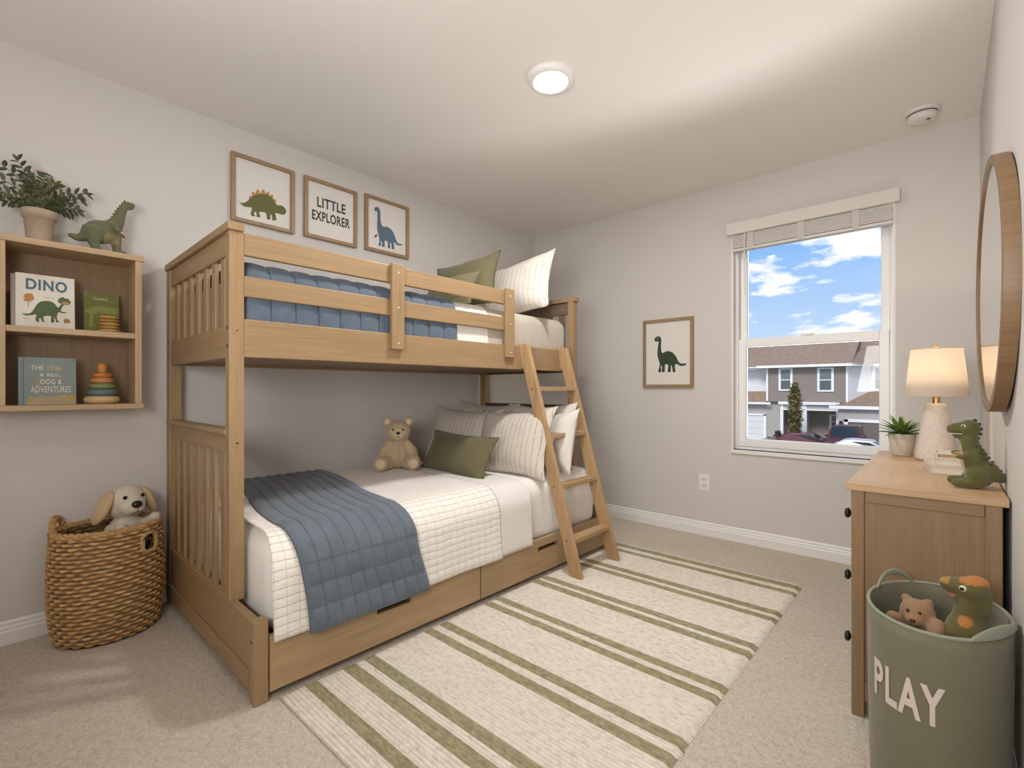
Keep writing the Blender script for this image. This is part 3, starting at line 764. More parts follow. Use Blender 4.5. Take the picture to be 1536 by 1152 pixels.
obj('lettering', text_bm('ONE-', .046, .017, lambda a, b, hh: cv3(a+.185, b+1.111, hh), .012, .001), plain((206, 172, 120), .7), bk)
obj('desert_motif', poly([(.122, .972), (.27, .972), (.27, 1.01), (.25, 1.004), (.235, 1.012), (.2, 1.002), (.17, 1.008), (.15, 1.0), (.136, 1.006)], cv3, .0007), INK((178, 160, 124)), bk)
for p in ([(.236, .992), (.25, 1.012), (.27, 1.01), (.27, .99)], [(.128, .985), (.142, 1.0), (.152, .986)], [(.15, 1.045), (.158, 1.075), (.164, 1.045)]):
    obj('plant_motif', poly(p, cv3, .0011), plain((176, 150, 84), .7), bk)
book('pale blue book leaning just behind the ADVENTURES book', 'picture_book', -2.705, .106, .25, Z_LO, .19, .012, (150, 164, 164), .04)
o = thing('ring_stacker', 'wooden ring-stacking toy with orange, green, blue and natural rings', 'toy', (-2.705, .357, Z_LO))
zz = 0
for r, h, c in ((.062, .034, (202, 170, 124)), (.054, .03, (92, 112, 114)), (.046, .026, (124, 130, 90)), (.039, .025, (188, 130, 76)), (.034, .022, (190, 116, 62))):
    pr_ = [(.006, zz+.001)] + [(r-h/2+h/2*math.cos(a), zz+h/2+h/2*math.sin(a)) for a in [(-PI/2+PI*i/8) for i in range(9)]] + [(.006, zz+h-.001)]
    obj('ring', lathe(pr_, 40), plain(c, .45), o, smooth=True); zz += h-.001
obj('top_peg', lathe([(.012, zz-.01), (.014, zz), (.017, zz+.012), (.018, zz+.026), (.015, zz+.038), (.008, zz+.044), (.001, zz+.045)], 28), plain((192, 130, 66), .45), o, smooth=True)

def leaf(bm, p, d, n, ln, w, fold=.25, curl=.2):
    """folded leaf from p along d, facing n"""
    d = Vector(d).normalized(); n = Vector(n); s = d.cross(n)
    if s.length < 1e-4: s = d.orthogonal()
    s.normalize(); n = s.cross(d); p = Vector(p)
    mid = []; lf = []; rt = []
    for i in range(6):
        t = i/5; ww_ = w/2*(math.sin(PI*min(1, t*.92+.08))**.8) if 0 < i < 5 else 0
        c = p + d*ln*t - n*curl*ln*t*t
        mid.append(bm.verts.new(c))
        if 0 < i < 5:
            lf.append(bm.verts.new(c+s*ww_+n*ww_*fold)); rt.append(bm.verts.new(c-s*ww_+n*ww_*fold))
    for side, fl in ((lf, 0), (rt, 1)):
        q = [(mid[0], mid[1], side[0])] + [(mid[i], mid[i+1], side[i], side[i-1]) for i in range(1, 4)] + [(mid[4], mid[5], side[3])]
        for f in q: bm.faces.new(f if fl else f[::-1])

@memo
def leafmat(a, b):
    t = NT('leaf'); v = t.obj(); n = t.noise(v, 60, 2)
    t.bsdf(t.ramp(n, [(.3, lin(a)), (.7, lin(b))]), .5); return t.m

def pot(name_label, loc, prof, rgb, soil_z, soil_r):
    t = thing('potted_plant', name_label, 'potted plant', loc)
    t_ = NT('clay'); v = t_.obj(); n = t_.noise(v, 90, 4)
    c = lin(rgb); t_.bsdf(t_.ramp(n, [(.3, tuple(x*.9 for x in c[:3])+(1,)), (.7, c)]), .8, n, .1, .003)
    obj('pot', lathe(prof, 48, cap=False), t_.m, t, smooth=True)
    obj('soil', lathe([(soil_r, soil_z), (soil_r*.5, soil_z+.004), (.001, soil_z+.005)], 32, cap=False), plain((60, 48, 38), .95), t)
    return t
t = pot('leafy green plant in a beige clay pot on top of the wall shelf', (-2.705, .163, SZ1), [(.001, .0005), (.036, .0005), (.0375, .004), (.046, .1), (.0515, .1), (.0535, .126), (.053, .132), (.049, .132), (.047, .108)], (184, 164, 144), .118, .047)
bm = bmesh.new(); bs = bmesh.new(); rnd = random.Random(5)
STEMS = [(-.115, .15), (-.16, .10), (-.125, .045), (-.06, .165), (-.03, .12), (.022, .17), (.045, .12), (.125, .1), (.135, .105), (.11, .04), (.095, .03), (-.09, .02), (.0, .09), (.06, .06)]
for i, (dy, dz) in enumerate(STEMS):
    p0 = Vector((0, rnd.uniform(-.015, .015), .12)); p3 = Vector((rnd.uniform(-.06, .06), dy, .13+dz))
    p1 = p0 + Vector((0, dy*.15, dz*.55+.03)); pts = []
    for k in range(9):
        q = k/8; pts.append(p0*(1-q)**2 + p1*2*q*(1-q) + p3*q*q)
    tube(pts, [.0022-.0013*k/8 for k in range(9)], 5, bs)
    for k in range(2, 9):
        d = (pts[k]-pts[k-1]).normalized()
        for sgn in (-1, 1):
            side = d.cross(Vector((1, .15, 0))).normalized()*sgn
            nrm = Vector((1, rnd.uniform(-.5, .5), rnd.uniform(.1, .9)))
            leaf(bm, pts[k]+d*.004*sgn, side*.9+d*.75+Vector((rnd.uniform(-.4, .4), 0, 0)), nrm, rnd.uniform(.028, .038), rnd.uniform(.013, .0175))
    leaf(bm, pts[-1], (pts[-1]-pts[-2]), (1, 0, .4), .03, .013)
obj('foliage', bm, leafmat((42, 50, 28), (88, 94, 58)), t, smooth=True); obj('stems', bs, plain((86, 84, 52), .7), t, smooth=True)

# toy dinosaur on the shelf: local x = along the shelf, z up
DG = (108, 110, 80)
def dcol(p):
    if p.z < .10 and abs(p.x-.005) < .05 and p.z > .028 and p.y < .0 and not (p.x < -.02 and p.z < .09): return (182, 152, 104)
    return DG if p.z > .03 else (90, 86, 58)
t = thing('toy_dinosaur', 'green upright toy dinosaur with a long neck on top of the wall shelf', 'toy', (-2.69, .362, SZ1), (0, 0, PI/2))
blob('body', [('c', [((-.108, 0, .055), .010), ((-.085, 0, .048), .014), ((-.06, 0, .06), .022), ((-.04, 0, .085), .038)]),
    ('e', (-.014, 0, .09), (.055, .042, .05)), ('e', (.014, 0, .1), (.044, .039, .046)),
    ('c', [((.025, 0, .115), .035), ((.045, 0, .15), .026), ((.057, 0, .19), .0185), ((.067, 0, .215), .016), ((.077, 0, .228), .0155)]),
    ('c', [((.076, 0, .231), .0165), ((.096, 0, .234), .0125)]), ('c', [((.075, 0, .218), .008), ((.096, 0, .217), .0055)]),
    ('c', [((-.036, -.03, .08), .03), ((-.036, -.034, .045), .021), ((-.036, -.034, .014), .015), ((-.022, -.034, .01), .011)]),
    ('c', [((-.04, .026, .075), .024), ((-.03, .03, .04), .017), ((-.02, .03, .012), .013), ((-.004, .03, .009), .0095)]),
    ('c', [((.036, .006, .085), .026), ((.042, .006, .045), .018), ((.044, .006, .014), .015), ((.07, .004, .012), .013)]),
    ('c', [((.03, -.034, .122), .016), ((.036, -.048, .103), .01), ((.05, -.05, .098), .007)]),
    ('c', [((.04, .026, .118), .012), ((.062, .03, .102), .007), ((.075, .03, .092), .005)])],
    plush(200.0), t, .0042, 5, lambda p: (142, 130, 90) if (-.004 < p.x < .05 and p.z < .082 and p.z > .045 and abs(p.y) < .038 and p.x+.25*p.z > .002) else DG)
bm = bmesh.new()
for k in range(8):
    q = k/7; c = Vector((.02, 0, .15)).lerp(Vector((.07, 0, .246)), q) + Vector((-.003*math.sin(q*PI), 0, .003*math.sin(q*PI)))
    bmesh.ops.create_cone(bm, cap_ends=True, segments=8, radius1=.0055, radius2=.0012, depth=.01, matrix=Matrix.Translation(c) @ Matrix.Rotation(-.7+q*.5, 4, 'Y'))
obj('back_ridge', bm, plain((74, 72, 48), .8), t, smooth=True)
spot('eye', (.082, -.0128, .235), .0028, (30, 28, 24), t)
for y in (-.012, .012): pass
obj('claws', ellipsoid((.053, -.046, .094), .006), plain((214, 200, 172), .6), t, smooth=True)

# ------------------------------------------------------------------ wicker basket and puppy
BC = (-2.6537, .3726); BA, BB, BHt = .1559, .1816, .452
def wickermat():
    t = NT('wicker'); a = t.n('ShaderNodeVertexColor', layer_name='Col'); v = t.obj((14, 14, 60)); n = t.noise(v, 2.0, 4, .6)
    k = t.ramp(n, [(.25, lin((136, 98, 56))), (.5, lin((196, 154, 102))), (.75, lin((224, 188, 136)))])
    col = t.mix(1.0, k, a.outputs[0], 'MULTIPLY'); v2 = t.obj((60, 60, 200)); n2 = t.noise(v2, 2.5, 2)
    t.bsdf(col, .6, n2, .4, .004); return t.m
WICK = wickermat()
bk = thing('wicker_basket', 'tall oval woven wicker basket with loop handles against the left wall', 'basket', (BC[0], BC[1], 0))
def rad(z):
    q = z/BHt
    return (.895+.1*min(1, q*3)**.6 + .035*math.sin(PI*q))*(1-.06*max(0, 1-z/.02)) - .03*max(0, q-.5)
ROWS, COLS = 27, 44
def bskt(inner):
    bm = bmesh.new(); cols = []
    nu, nv = COLS*6, ROWS*7
    def fn(a, b):
        th = 2*PI*a; z = .004 + b*(BHt-.012); r = rad(z); row = int(b*ROWS*.9999); ph = b*ROWS-row
        prof_ = math.sqrt(max(0, 1-(2*ph-1)**2)); w = math.sin(COLS/2*th + PI*row)
        tw = .35*math.sin(COLS*3*th+ph*4+row)
        off = (.0052*w + .0066*prof_ + .001*tw)*(1 if not inner else -.6)
        zz_ = z + .0025*noise.noise(Vector((math.cos(th)*6, math.sin(th)*6, row*1.7)))
        A = BA*r+off-(.012 if inner else 0); B_ = BB*r+off-(.012 if inner else 0)
        cols.append(max(.1, min(1.2, .10 + .95*prof_**1.5 + .26*w*prof_)) * (1 if not inner else .45))  # shade between strands put into vertex colour; inner wall darker
        return (A*math.cos(th), B_*math.sin(th), zz_)
    grid_mesh(nu, nv, fn, None, bm)
    hole = []
    if True:
        for f in bm.faces:
            c = f.calc_center_median(); th = math.atan2(c.y/BB, c.x/BA)
            if abs(th-.68) < .17 and .345 < c.z < .415: hole.append(f)
    me = D.meshes.new('weave'); 
    ca_cols = cols[:]
    bm.verts.ensure_lookup_table(); lay = bm.verts.layers.float_color.new('Col')
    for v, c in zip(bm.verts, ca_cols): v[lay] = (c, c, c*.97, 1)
    bmesh.ops.delete(bm, geom=hole, context='FACES')
    bmesh.ops.remove_doubles(bm, verts=bm.verts[:], dist=1e-5)
    return bm
obj('weave', bskt(False), WICK, bk, smooth=True)
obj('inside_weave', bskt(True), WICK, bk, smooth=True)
obj('basket_bottom', lathe([(.001, .004), (1, .004)], 48, cap=False, sx=BA*.9, sy=BB*.9), plain((96, 68, 40), .9), bk)
def rope(path, r, twist, name, parent, closed=False):
    """twisted cord"""
    bm = bmesh.new(); m = len(path)
    for s in range(3):
        pts = []
        for i, p in enumerate(path):
            p = Vector(p); t_ = (Vector(path[(i+1) % m])-Vector(path[i-1])) if closed or 0 < i < m-1 else Vector((0, 0, 1))
            t_.normalize(); x = t_.cross(Vector((.13, .2, 1))).normalized(); y = t_.cross(x)
            a = twist*i + s*2*PI/3
            pts.append(p + (x*math.cos(a)+y*math.sin(a))*r*.55)
        if closed: pts.append(pts[0])
        tube(pts, r*.62, 7, bm)
    lay = bm.verts.layers.float_color.new('Col')
    for v in bm.verts: v[lay] = (.95, .95, .92, 1)
    return obj(name, bm, WICK, parent, smooth=True)
def rimp(th, z, k=1.0, dr=0): r = rad(min(z, BHt))*k; return ((BA*r+dr)*math.cos(th), (BB*r+dr)*math.sin(th), z)
NR = 150
rope([rimp(2*PI*i/NR, BHt-.002, 1.0, -.002) for i in range(NR)], .013, .55, 'rim', bk, True)
def hoop(th0, half, zb, zt, n=40):
    out = []
    for i in range(n+1):
        q = i/n; a = PI*q
        th = th0 - half*math.cos(a); z = zb + (zt-zb)*math.sin(a)**.7
        p = rimp(th, BHt, 1.0, -.004); out.append((p[0], p[1], z))
    return out
rope(hoop(-1.95, .30, BHt-.02, BHt+.052), .011, .5, 'handle', bk)
sgn_ = lambda v: math.copysign(abs(v)**.5, v)
rope([rimp(.68+.18*sgn_(math.cos(2*PI*i/60)), .381+.038*sgn_(math.sin(2*PI*i/60)), 1.0, .006) for i in range(60)], .008, .5, 'handle_hole_edge', bk, True)

# puppy: faces +x locally, z up
CRM = (214, 200, 178)
pup = thing('plush_puppy', 'cream plush puppy with floppy tan ears sitting in the wicker basket', 'soft toy', (-2.66, .432, .285), (0, 0, .30))
def pcol(p): return (222, 210, 190) if p.x > .015 and abs(p.y) < .055 and p.z > .15 else CRM
blob('body', [('e', (0, 0, .065), (.07, .072, .07)), ('e', (.0, 0, .13), (.05, .058, .05)),
    ('e', (0, 0, .235), (.062, .066, .062)), ('e', (.045, 0, .214), (.034, .042, .034)), ('e', (.0, 0, .215), (.05, .064, .05)),
    ('c', [((.02, -.058, .135), .024), ((.06, -.06, .135), .022), ((.082, -.06, .15), .021)]),
    ('c', [((.02, .058, .135), .024), ((.055, .062, .15), .022), ((.074, .064, .165), .02)])], plush(320.0), pup, .0052, 6, pcol)
EARC = cloth((204, 176, 138), 240.0, .12, .5)
for s in (-1, 1):
    e = obj('ear', ellipsoid((0, 0, 0), (.038, .017, .066)), EARC, pup, smooth=True, loc=(.002, s*.078, .222), rot=(s*.42, .1, 0))
spot('nose', (.0735, 0, .226), (.012, .0185, .0145), (38, 32, 28), pup)
for s in (-1, 1): spot('eye', (.0535, s*.030, .255), (.006, .0075, .0075), (26, 22, 20), pup, .2)
obj('mouth', tube([(.0735, -.02, .196), (.0775, -.01, .194), (.0785, 0, .2), (.0785, 0, .214), (.0785, 0, .2), (.0775, .01, .194), (.0735, .02, .196)], .0013, 6), plain((52, 42, 36), .8), pup)

pup.scale = (1.12, 1.12, 1.12)

# ------------------------------------------------------------------ teddy bear on the lower bed: faces local -y
bx, by_, bz_ = bedpos(-.875, 1.135, ZB)
bear = thing('teddy_bear', 'beige teddy bear sitting on the lower bed against the wall', 'soft toy', (bx, by_, bz_), (0, 0, math.atan2(-by_, -bx)+PI/2))
BRN = (202, 178, 146)
blob('body', [('e', (0, .01, .088), (.073, .062, .085)), ('e', (0, .005, .15), (.05, .046, .04)),
    ('e', (0, -.005, .232), (.078, .068, .072)), ('e', (0, -.056, .215), (.037, .03, .03)),
    ('c', [((-.055, .005, .15), .03), ((-.088, -.004, .11), .031), ((-.097, -.02, .075), .031), ((-.09, -.035, .06), .028)]),
    ('c', [((.055, .005, .15), .03), ((.088, -.004, .11), .031), ((.097, -.02, .075), .031), ((.092, -.035, .06), .028)]),
    ('c', [((-.055, -.03, .045), .043), ((-.09, -.085, .045), .042), ((-.1, -.11, .05), .049)]),
    ('c', [((.055, -.03, .045), .043), ((.08, -.085, .045), .042), ((.088, -.11, .05), .049)])], plush(300.0), bear, .0058, 5,
    lambda p: (220, 200, 170) if (p.y < -.062 and .17 < p.z < .25 and abs(p.x) < .04) else BRN)
for s in (-1, 1):
    e = obj('ear', ellipsoid((0, 0, 0), (.028, .016, .03)), cloth(BRN, 300.0, .1, .4), bear, smooth=True, loc=(s*.064, .004, .292), rot=(0, s*.4, 0))
    obj('inner_ear', ellipsoid((0, -.012, -.002), (.017, .007, .018)), cloth((224, 206, 180), 300.0, .06, .4), e, smooth=True)
    spot('eye', (s*.029, -.0715, .247), .0062, (34, 26, 22), bear, .2)
    obj('foot_pad', ellipsoid(((-.101 if s < 0 else .089), -.153, .052), (.03, .008, .03)), cloth((214, 190, 158), 300.0, .06, .4), bear, smooth=True)
spot('nose', (0, -.087, .228), (.012, .007, .009), (48, 32, 26), bear)
obj('mouth', tube([(-.013, -.083, .203), (0, -.0875, .206), (0, -.088, .22), (0, -.0875, .206), (.013, -.083, .203)], .0012, 6), plain((70, 52, 42), .8), bear)
obj('belly_seam', tube([(0, -.052, .04), (0, -.0535, .09), (0, -.045, .14), (0, -.04, .165)], .0009, 5), plain((150, 126, 98), .9), bear)

# ------------------------------------------------------------------ dresser
DX0, DX1, DY0, DY1, DZ = -.221, .118, 1.86, 2.93, .735
dr = thing('dresser', 'light oak three-drawer dresser with black knobs against the right wall', 'dresser', (0, DY0, 0))
def dp(name, lo, hi, ax, bev=.003, parent=None): return obj(name, box(lo, hi), wood(ax, (142, 114, 82)), parent or dr, bev)
ln = DY1-DY0
tp = obj('top_board', box((DX0-.014, -.006, DZ-.022), (DX1+.012, ln+.012, DZ)), wood('y', (196, 162, 122)), dr, .003)  # top toned lighter than the body, standing in for lamplight on it
obj('top_end_strip', box((DX0-.0142, -.0064, DZ-.0222), (DX1+.0122, .06, DZ+.0003)), wood('x', (190, 156, 116)), tp, .002)
for y_ in (0, ln-.032):
    dp('corner_post', (DX0, y_, 0), (DX0+.034, y_+.032, DZ-.022), 'z'); dp('corner_post', (DX1-.034, y_, 0), (DX1, y_+.032, DZ-.022), 'z')
    yy = y_+.006
    dp('end_rail', (DX0+.034, yy-.002, DZ-.058), (DX1-.034, yy+.022, DZ-.022), 'x')
    dp('end_rail', (DX0+.034, yy-.002, .05), (DX1-.034, yy+.022, .11), 'x')
    dp('end_panel', (DX0+.03, yy+.004, .06), (DX1-.03, yy+.016, DZ-.04), 'z')
dp('back_panel', (DX1-.012, .03, .05), (DX1-.004, ln-.03, DZ-.03), 'y')
dp('bottom_rail', (DX0+.004, .03, .04), (DX0+.026, ln-.03, .10), 'y')
for k, z in enumerate((.108, .312, .516)):
    d = dp('drawer', (DX0-.001, .036, z), (DX0+.02, ln-.036, z+.192), 'y')
    for y_ in (.05+.02, ln-.09):
        obj('knob', lathe([(.006, 0), (.006, .008), (.015, .012), (.017, .018), (.013, .024), (.001, .026)], 24), plain((34, 30, 28), .4, .4), d, smooth=True, loc=(DX0-.0005, y_, z+.108), rot=(0, -PI/2, 0))

# lamp
lamp = thing('table_lamp', 'lit table lamp with a cream fabric shade and stone-coloured tapered base', 'table lamp', (-.026, 2.68, DZ))
t_ = NT('stoneware'); v = t_.obj(); n = t_.noise(v, 120, 4, .6)
t_.bsdf(t_.ramp(n, [(.3, lin((206, 194, 180))), (.7, lin((222, 212, 200)))]), .85, n, .25, .003)
bm = lathe([(.001, .001), (.062, .001), (.069, .006), (.0685, .02), (.06, .075), (.04, .205), (.0365, .232), (.032, .238), (.001, .24)], 56)
obj('base', bm, t_.m, lamp, smooth=True)
BRASS = plain((196, 160, 104), .35, .85)
obj('neck', lathe([(.013, .236), (.013, .268), (.006, .27), (.006, .33), (.001, .331)], 24), BRASS, lamp, smooth=False)
def shademat():
    t = NT('lamp_shade'); v = t.obj((400, 400, 400)); n = t.noise(v, 1.5, 2)
    c = t.ramp(n, [(.3, lin((226, 214, 198))), (.7, lin((240, 231, 218)))])
    d = t.n('ShaderNodeBsdfDiffuse'); tr = t.n('ShaderNodeBsdfTranslucent'); t.l(c, d.inputs[0]); t.l(c, tr.inputs[0])
    mx = t.n('ShaderNodeMixShader', i_0=.5); t.l(d.outputs[0], mx.inputs[1]); t.l(tr.outputs[0], mx.inputs[2]); t.l(mx.outputs[0], t.out.inputs[0]); return t.m
s = obj('lamp_shade', lathe([(.103, .268), (.083, .468), (.0815, .468), (.1015, .268), (.103, .268)], 64, cap=False), shademat(), lamp, smooth=True)
obj('shade_trim', lathe([(.0835, .464), (.0838, .4695), (.081, .4695)], 64, cap=False), plain((214, 190, 154), .8), s)
obj('shade_spider', bar((-.082, 0, .455), (.082, 0, .455), .003, .003), BRASS, s)
obj('finial', lathe([(.004, .452), (.004, .47), (.009, .474), (.009, .482), (.001, .484)], 20), BRASS, lamp, smooth=True)
obj('bulb', lathe([(.001, .33), (.012, .332), (.014, .345), (.025, .37), (.026, .385), (.018, .402), (.001, .408)], 24), emit((255, 214, 160), 6.0), lamp, smooth=True)

t = pot('spiky green succulent in a stone-coloured pot on the dresser', (-.142, 2.78, DZ), [(.001, .0005), (.034, .0005), (.037, .004), (.0475, .07), (.0465, .072), (.048, .074), (.0505, .096), (.0495, .099), (.0465, .098), (.045, .085)], (206, 194, 178), .088, .045)
bm = bmesh.new(); rnd = random.Random(3)
for ringn, (cnt, el, ln_) in enumerate(((12, .28, .09), (12, .62, .092), (9, .95, .09), (6, 1.25, .092))):
    for k in range(cnt):
        a = 2*PI*(k+.5*ringn)/cnt + rnd.uniform(-.12, .12); e = el+rnd.uniform(-.1, .1)
        d = Vector((math.cos(a)*math.cos(e), math.sin(a)*math.cos(e), math.sin(e)))
        leaf(bm, Vector((d.x*.006, d.y*.006, .092)), d, Vector((-d.x*.5, -d.y*.5, 1)), ln_*rnd.uniform(.9, 1.12), .021, .35, .22)
obj('foliage', bm, leafmat((52, 84, 28), (122, 150, 62)), t, smooth=True)

def flatbook(label, loc, w, d, h, yaw, rgb, page=(222, 212, 196)):
    t = thing('book', label, 'book', loc, (0, 0, yaw), 'books stacked on the dresser')
    obj('cover', box((-w/2, -d/2, h-.003), (w/2, d/2, h)), plain(rgb, .6), t, .001)
    obj('cover', box((-w/2, -d/2, 0), (w/2, d/2, .003)), plain(rgb, .6), t, .001)
    obj('spine', box((-w/2-.001, -d/2, 0), (-w/2+.003, d/2, h)), plain(rgb, .6), t, .001)
    obj('pages', box((-w/2+.003, -d/2+.003, .003), (w/2-.003, d/2-.003, h-.003)), plain(page, .8), t)
    return t
flatbook('widest cream book lying at the bottom of the stack on the dresser', (.008, 2.36, DZ), .115, .19, .027, .12, (205, 192, 172))
flatbook('cream book in the middle of the stack on the dresser', (.018, 2.37, DZ+.0272), .085, .15, .023, .05, (214, 202, 184))
flatbook('small tan-edged book on top of the stack on the dresser', (.018, 2.375, DZ+.0504), .082, .14, .018, .02, (220, 212, 200), (186, 150, 116))

# green dinosaur plush: local x right, z up, looks to -x
GRN = (92, 90, 48)
rex = thing('plush_dinosaur', 'dark green plush tyrannosaur sitting on the front of the dresser', 'soft toy', (.048, 2.02, DZ), (0, 0, -.10))
def rcol(p):
    if p.x < -.0 and .045 < p.z < .135 and abs(p.y) < .022 and p.x + .16*(p.z-.05) < .004: return (176, 152, 92)
    return GRN
blob('body', [('e', (.03, 0, .045), (.036, .034, .042)), ('e', (.018, 0, .085), (.031, .031, .048)), ('e', (.008, 0, .13), (.023, .024, .04)),
    ('e', (.008, 0, .178), (.026, .025, .028)), ('c', [((.0, 0, .18), .021), ((-.022, 0, .177), .018), ((-.029, 0, .175), .0165)]),
    ('c', [((.002, 0, .158), .012), ((-.022, 0, .154), .0075)]),
    ('c', [((.045, 0, .055), .03), ((.06, .008, .042), .021), ((.076, .018, .034), .0155), ((.088, .026, .036), .0115)]),
    ('c', [((.022, -.026, .045), .022), ((.02, -.03, .018), .0165), ((-.018, -.032, .0145), .013)]), ('e', (.03, -.026, .034), (.024, .016, .032)),
    ('c', [((.012, .026, .045), .02), ((.0, .03, .016), .016), ((-.034, .034, .0145), .0135)]),
    ('c', [((.008, -.024, .1), .0105), ((-.006, -.031, .092), .008), ((-.016, -.03, .093), .006)]),
    ('c', [((.004, .022, .103), .01), ((-.02, .028, .1), .008), ((-.03, .028, .1), .0075)])], plush(420.0), rex, .0036, 5, rcol)
bm = bmesh.new()
for k in range(13):
    q = k/12
    c = [(.020, .203), (.029, .192), (.0325, .178), (.0315, .163), (.0265, .15), (.025, .138), (.030, .126), (.037, .114), (.043, .103), (.05, .092), (.058, .080), (.066, .067), (.075, .056)][k]
    ellipsoid((c[0], .002+.012*q, c[1]), .0058-.0018*q, bm, None, 2)
obj('back_ridge', bm, plain((66, 70, 40), .9), rex, smooth=True)
bm = bmesh.new()
for x, z, y in ((.03, .128, -.026), (.036, .118, -.028), (.042, .106, -.028), (.033, .11, -.03), (.048, .092, -.027), (.04, .094, -.031), (.056, .076, -.022)):
    ellipsoid((x, y+.004, z), (.0045, .003, .003), bm, None, 2)
obj('dark_spots', bm, plain((70, 74, 42), .9), rex, smooth=True)
e = obj('eye', ellipsoid((-.003, -.0225, .186), (.0055, .0032, .005)), plain((222, 216, 200), .4), rex, smooth=True)
obj('pupil', ellipsoid((-.004, -.0255, .186), (.0032, .0014, .0034)), plain((24, 22, 20), .2), e, smooth=True)
obj('teeth', box((-.036, -.0135, .1605), (-.004, .0135, .1625)), plain((226, 218, 200), .6), rex)

# ------------------------------------------------------------------ mirror
mr = thing('round_mirror', 'round oak-framed mirror on the right wall', 'mirror', (XR-.0105, 2.0, 1.335), (0, 0, .028))
Rm = .368
bm = lathe([(Rm, 0), (Rm, .032), (Rm-.024, .032), (Rm-.026, .030), (Rm-.026, .012)], 128, cap=False)
obj('frame', bm, wood('z', (132, 104, 74)), mr, .002, smooth=False, rot=(0, -PI/2, 0))
obj('mirror_glass', lathe([(Rm-.0255, .012), (Rm-.0255, .027), (.001, .027)], 128), plain((236, 236, 234), .02, 1.0), mr, rot=(0, -PI/2, 0))
for p in mr.children:
    for f in p.data.polygons: f.use_smooth = p.name.startswith('frame') and abs(f.normal.z) < .5
obj('back_plate', lathe([(Rm-.012, 0), (Rm-.012, .012), (.001, .012)], 64), plain((30, 26, 22), .8), mr, rot=(0, -PI/2, 0))

# ------------------------------------------------------------------ PLAY basket
PC = (-.0157, 1.6272); PA, PB, PH = .1385, .193, .482
SAGE = (114, 110, 88)
pb = thing('storage_basket', 'sage green fabric toy basket with white PLAY lettering', 'basket', (PC[0], PC[1], 0), (0, 0, -.107))
CAN = cloth(SAGE, 520.0, .1)
def prad(z): return .95 + .05*z/PH + .012*math.sin(PI*z/PH)
def pp(th, z, dr=0):
    r = prad(z); return ((PA*r+dr)*math.cos(th), (PB*r+dr)*math.sin(th), z)
bm = bmesh.new(); N = 120
zs = [.004+(PH-.004)*i/14 for i in range(15)]
ro = [[bm.verts.new(pp(2*PI*i/N, z)) for i in range(N)] for z in zs] + [[bm.verts.new(pp(2*PI*i/N, z, -.006)) for i in range(N)] for z in zs[::-1]]
for a, b in zip(ro, ro[1:]):
    for i in range(N): bm.faces.new((a[i], a[(i+1) % N], b[(i+1) % N], b[i]))
bm.faces.new(ro[0][::-1])
obj('basket_body', bm, CAN, pb, smooth=True)
obj('rim_binding', tube([pp(2*PI*i/N, PH-.002, -.003) for i in range(N+1)], .0042, 10), cloth((138, 142, 124), 520.0, .08), pb, smooth=True)
obj('basket_floor', lathe([(.001, .19), (1, .19)], 48, cap=False, sx=PA*.95, sy=PB*.95), cloth((104, 108, 92), 520.0, .08), pb)
def phandle(th0, half, fold, n=30):
    """flat webbing strap; fold<0 hangs outward over the rim"""
    bm = bmesh.new(); rows = []
    for i in range(n+1):
        q = i/n; th = th0 + half*(2*q-1); up = math.sin(PI*q)**.55
        for_ = []
        for s in (0, 1):
            if fold > 0:
                z = PH-.012 + up*(.034 + .018*s); p = pp(th, PH, -.008+.002*s)
            else:
                z = PH-.004 + up*(.0 + .026*s); p = pp(th, PH, .003-.012*up*s)
            for_.append(bm.verts.new((p[0], p[1], z)))
        rows.append(for_)
    for a, b in zip(rows, rows[1:]): bm.faces.new((a[0], b[0], b[1], a[1]))
    o = obj('handle', bm, cloth((134, 138, 120), 520.0, .08), pb, smooth=True)
    m = o.modifiers.new('thick', 'SOLIDIFY'); m.thickness = .008; m.offset = 0
    b = o.modifiers.new('round', 'SUBSURF'); b.levels = 1; b.render_levels = 1
phandle(2.52, .42, 1); phandle(-.52, .5, -1)
def onbasket(a, b, h):
    # a: metres round the side from the left, b: height
    return pp(TH0 + a/.211, b, .0012+h)
TH0 = -2.38
obj('lettering', text_bm('PLAY', .228, .09, lambda a, b, h: onbasket(a, b+.275, h), .03, .001, 3, 1.16), plain((206, 192, 182), .7), pb)

t = thing('plush_dinosaur', 'olive plush dinosaur with an orange crest standing in the PLAY basket', 'soft toy', (.042, 1.65, .192), (0, 0, -.15))
OG = (98, 90, 48); ORG = (176, 116, 58)
def gcol(p):
    if p.z > .362 and p.x > -.012+.0: return ORG
    if p.z > .352 and p.x < -.03: return (166, 128, 62)
    if (p.x+.0)**2 + (p.z-.272)**2 < .013**2 and p.y < 0: return ORG
    if p.x < -.02 and p.z > .318 and p.z < .327: return (206, 120, 80)
    return OG
blob('body', [('e', (0, 0, .11), (.055, .06, .11)), ('e', (0, -.004, .23), (.044, .046, .06)), ('c', [((.0, 0, .25), .034), ((.004, 0, .32), .027)]),
    ('e', (.008, 0, .345), (.032, .032, .03)), ('c', [((-.005, -.0, .348), .024), ((-.036, -.004, .346), .0185)]), ('c', [((.0, 0, .33), .014), ((-.026, -.004, .323), .009)]),
    ('e', (.018, 0, .365), (.024, .012, .016)), ('c', [((.03, 0, .36), .012), ((.038, 0, .33), .01), ((.036, 0, .29), .008)]),
    ('c', [((-.03, -.03, .235), .02), ((-.05, -.05, .2), .016)]), ('c', [((.03, -.03, .235), .02), ((.05, -.04, .2), .018)])], plush(420.0), t, .0045, 5, gcol)
e = obj('eye', ellipsoid((-.004, -.028, .35), (.0075, .005, .0075)), plain((216, 206, 160), .4), t, smooth=True)
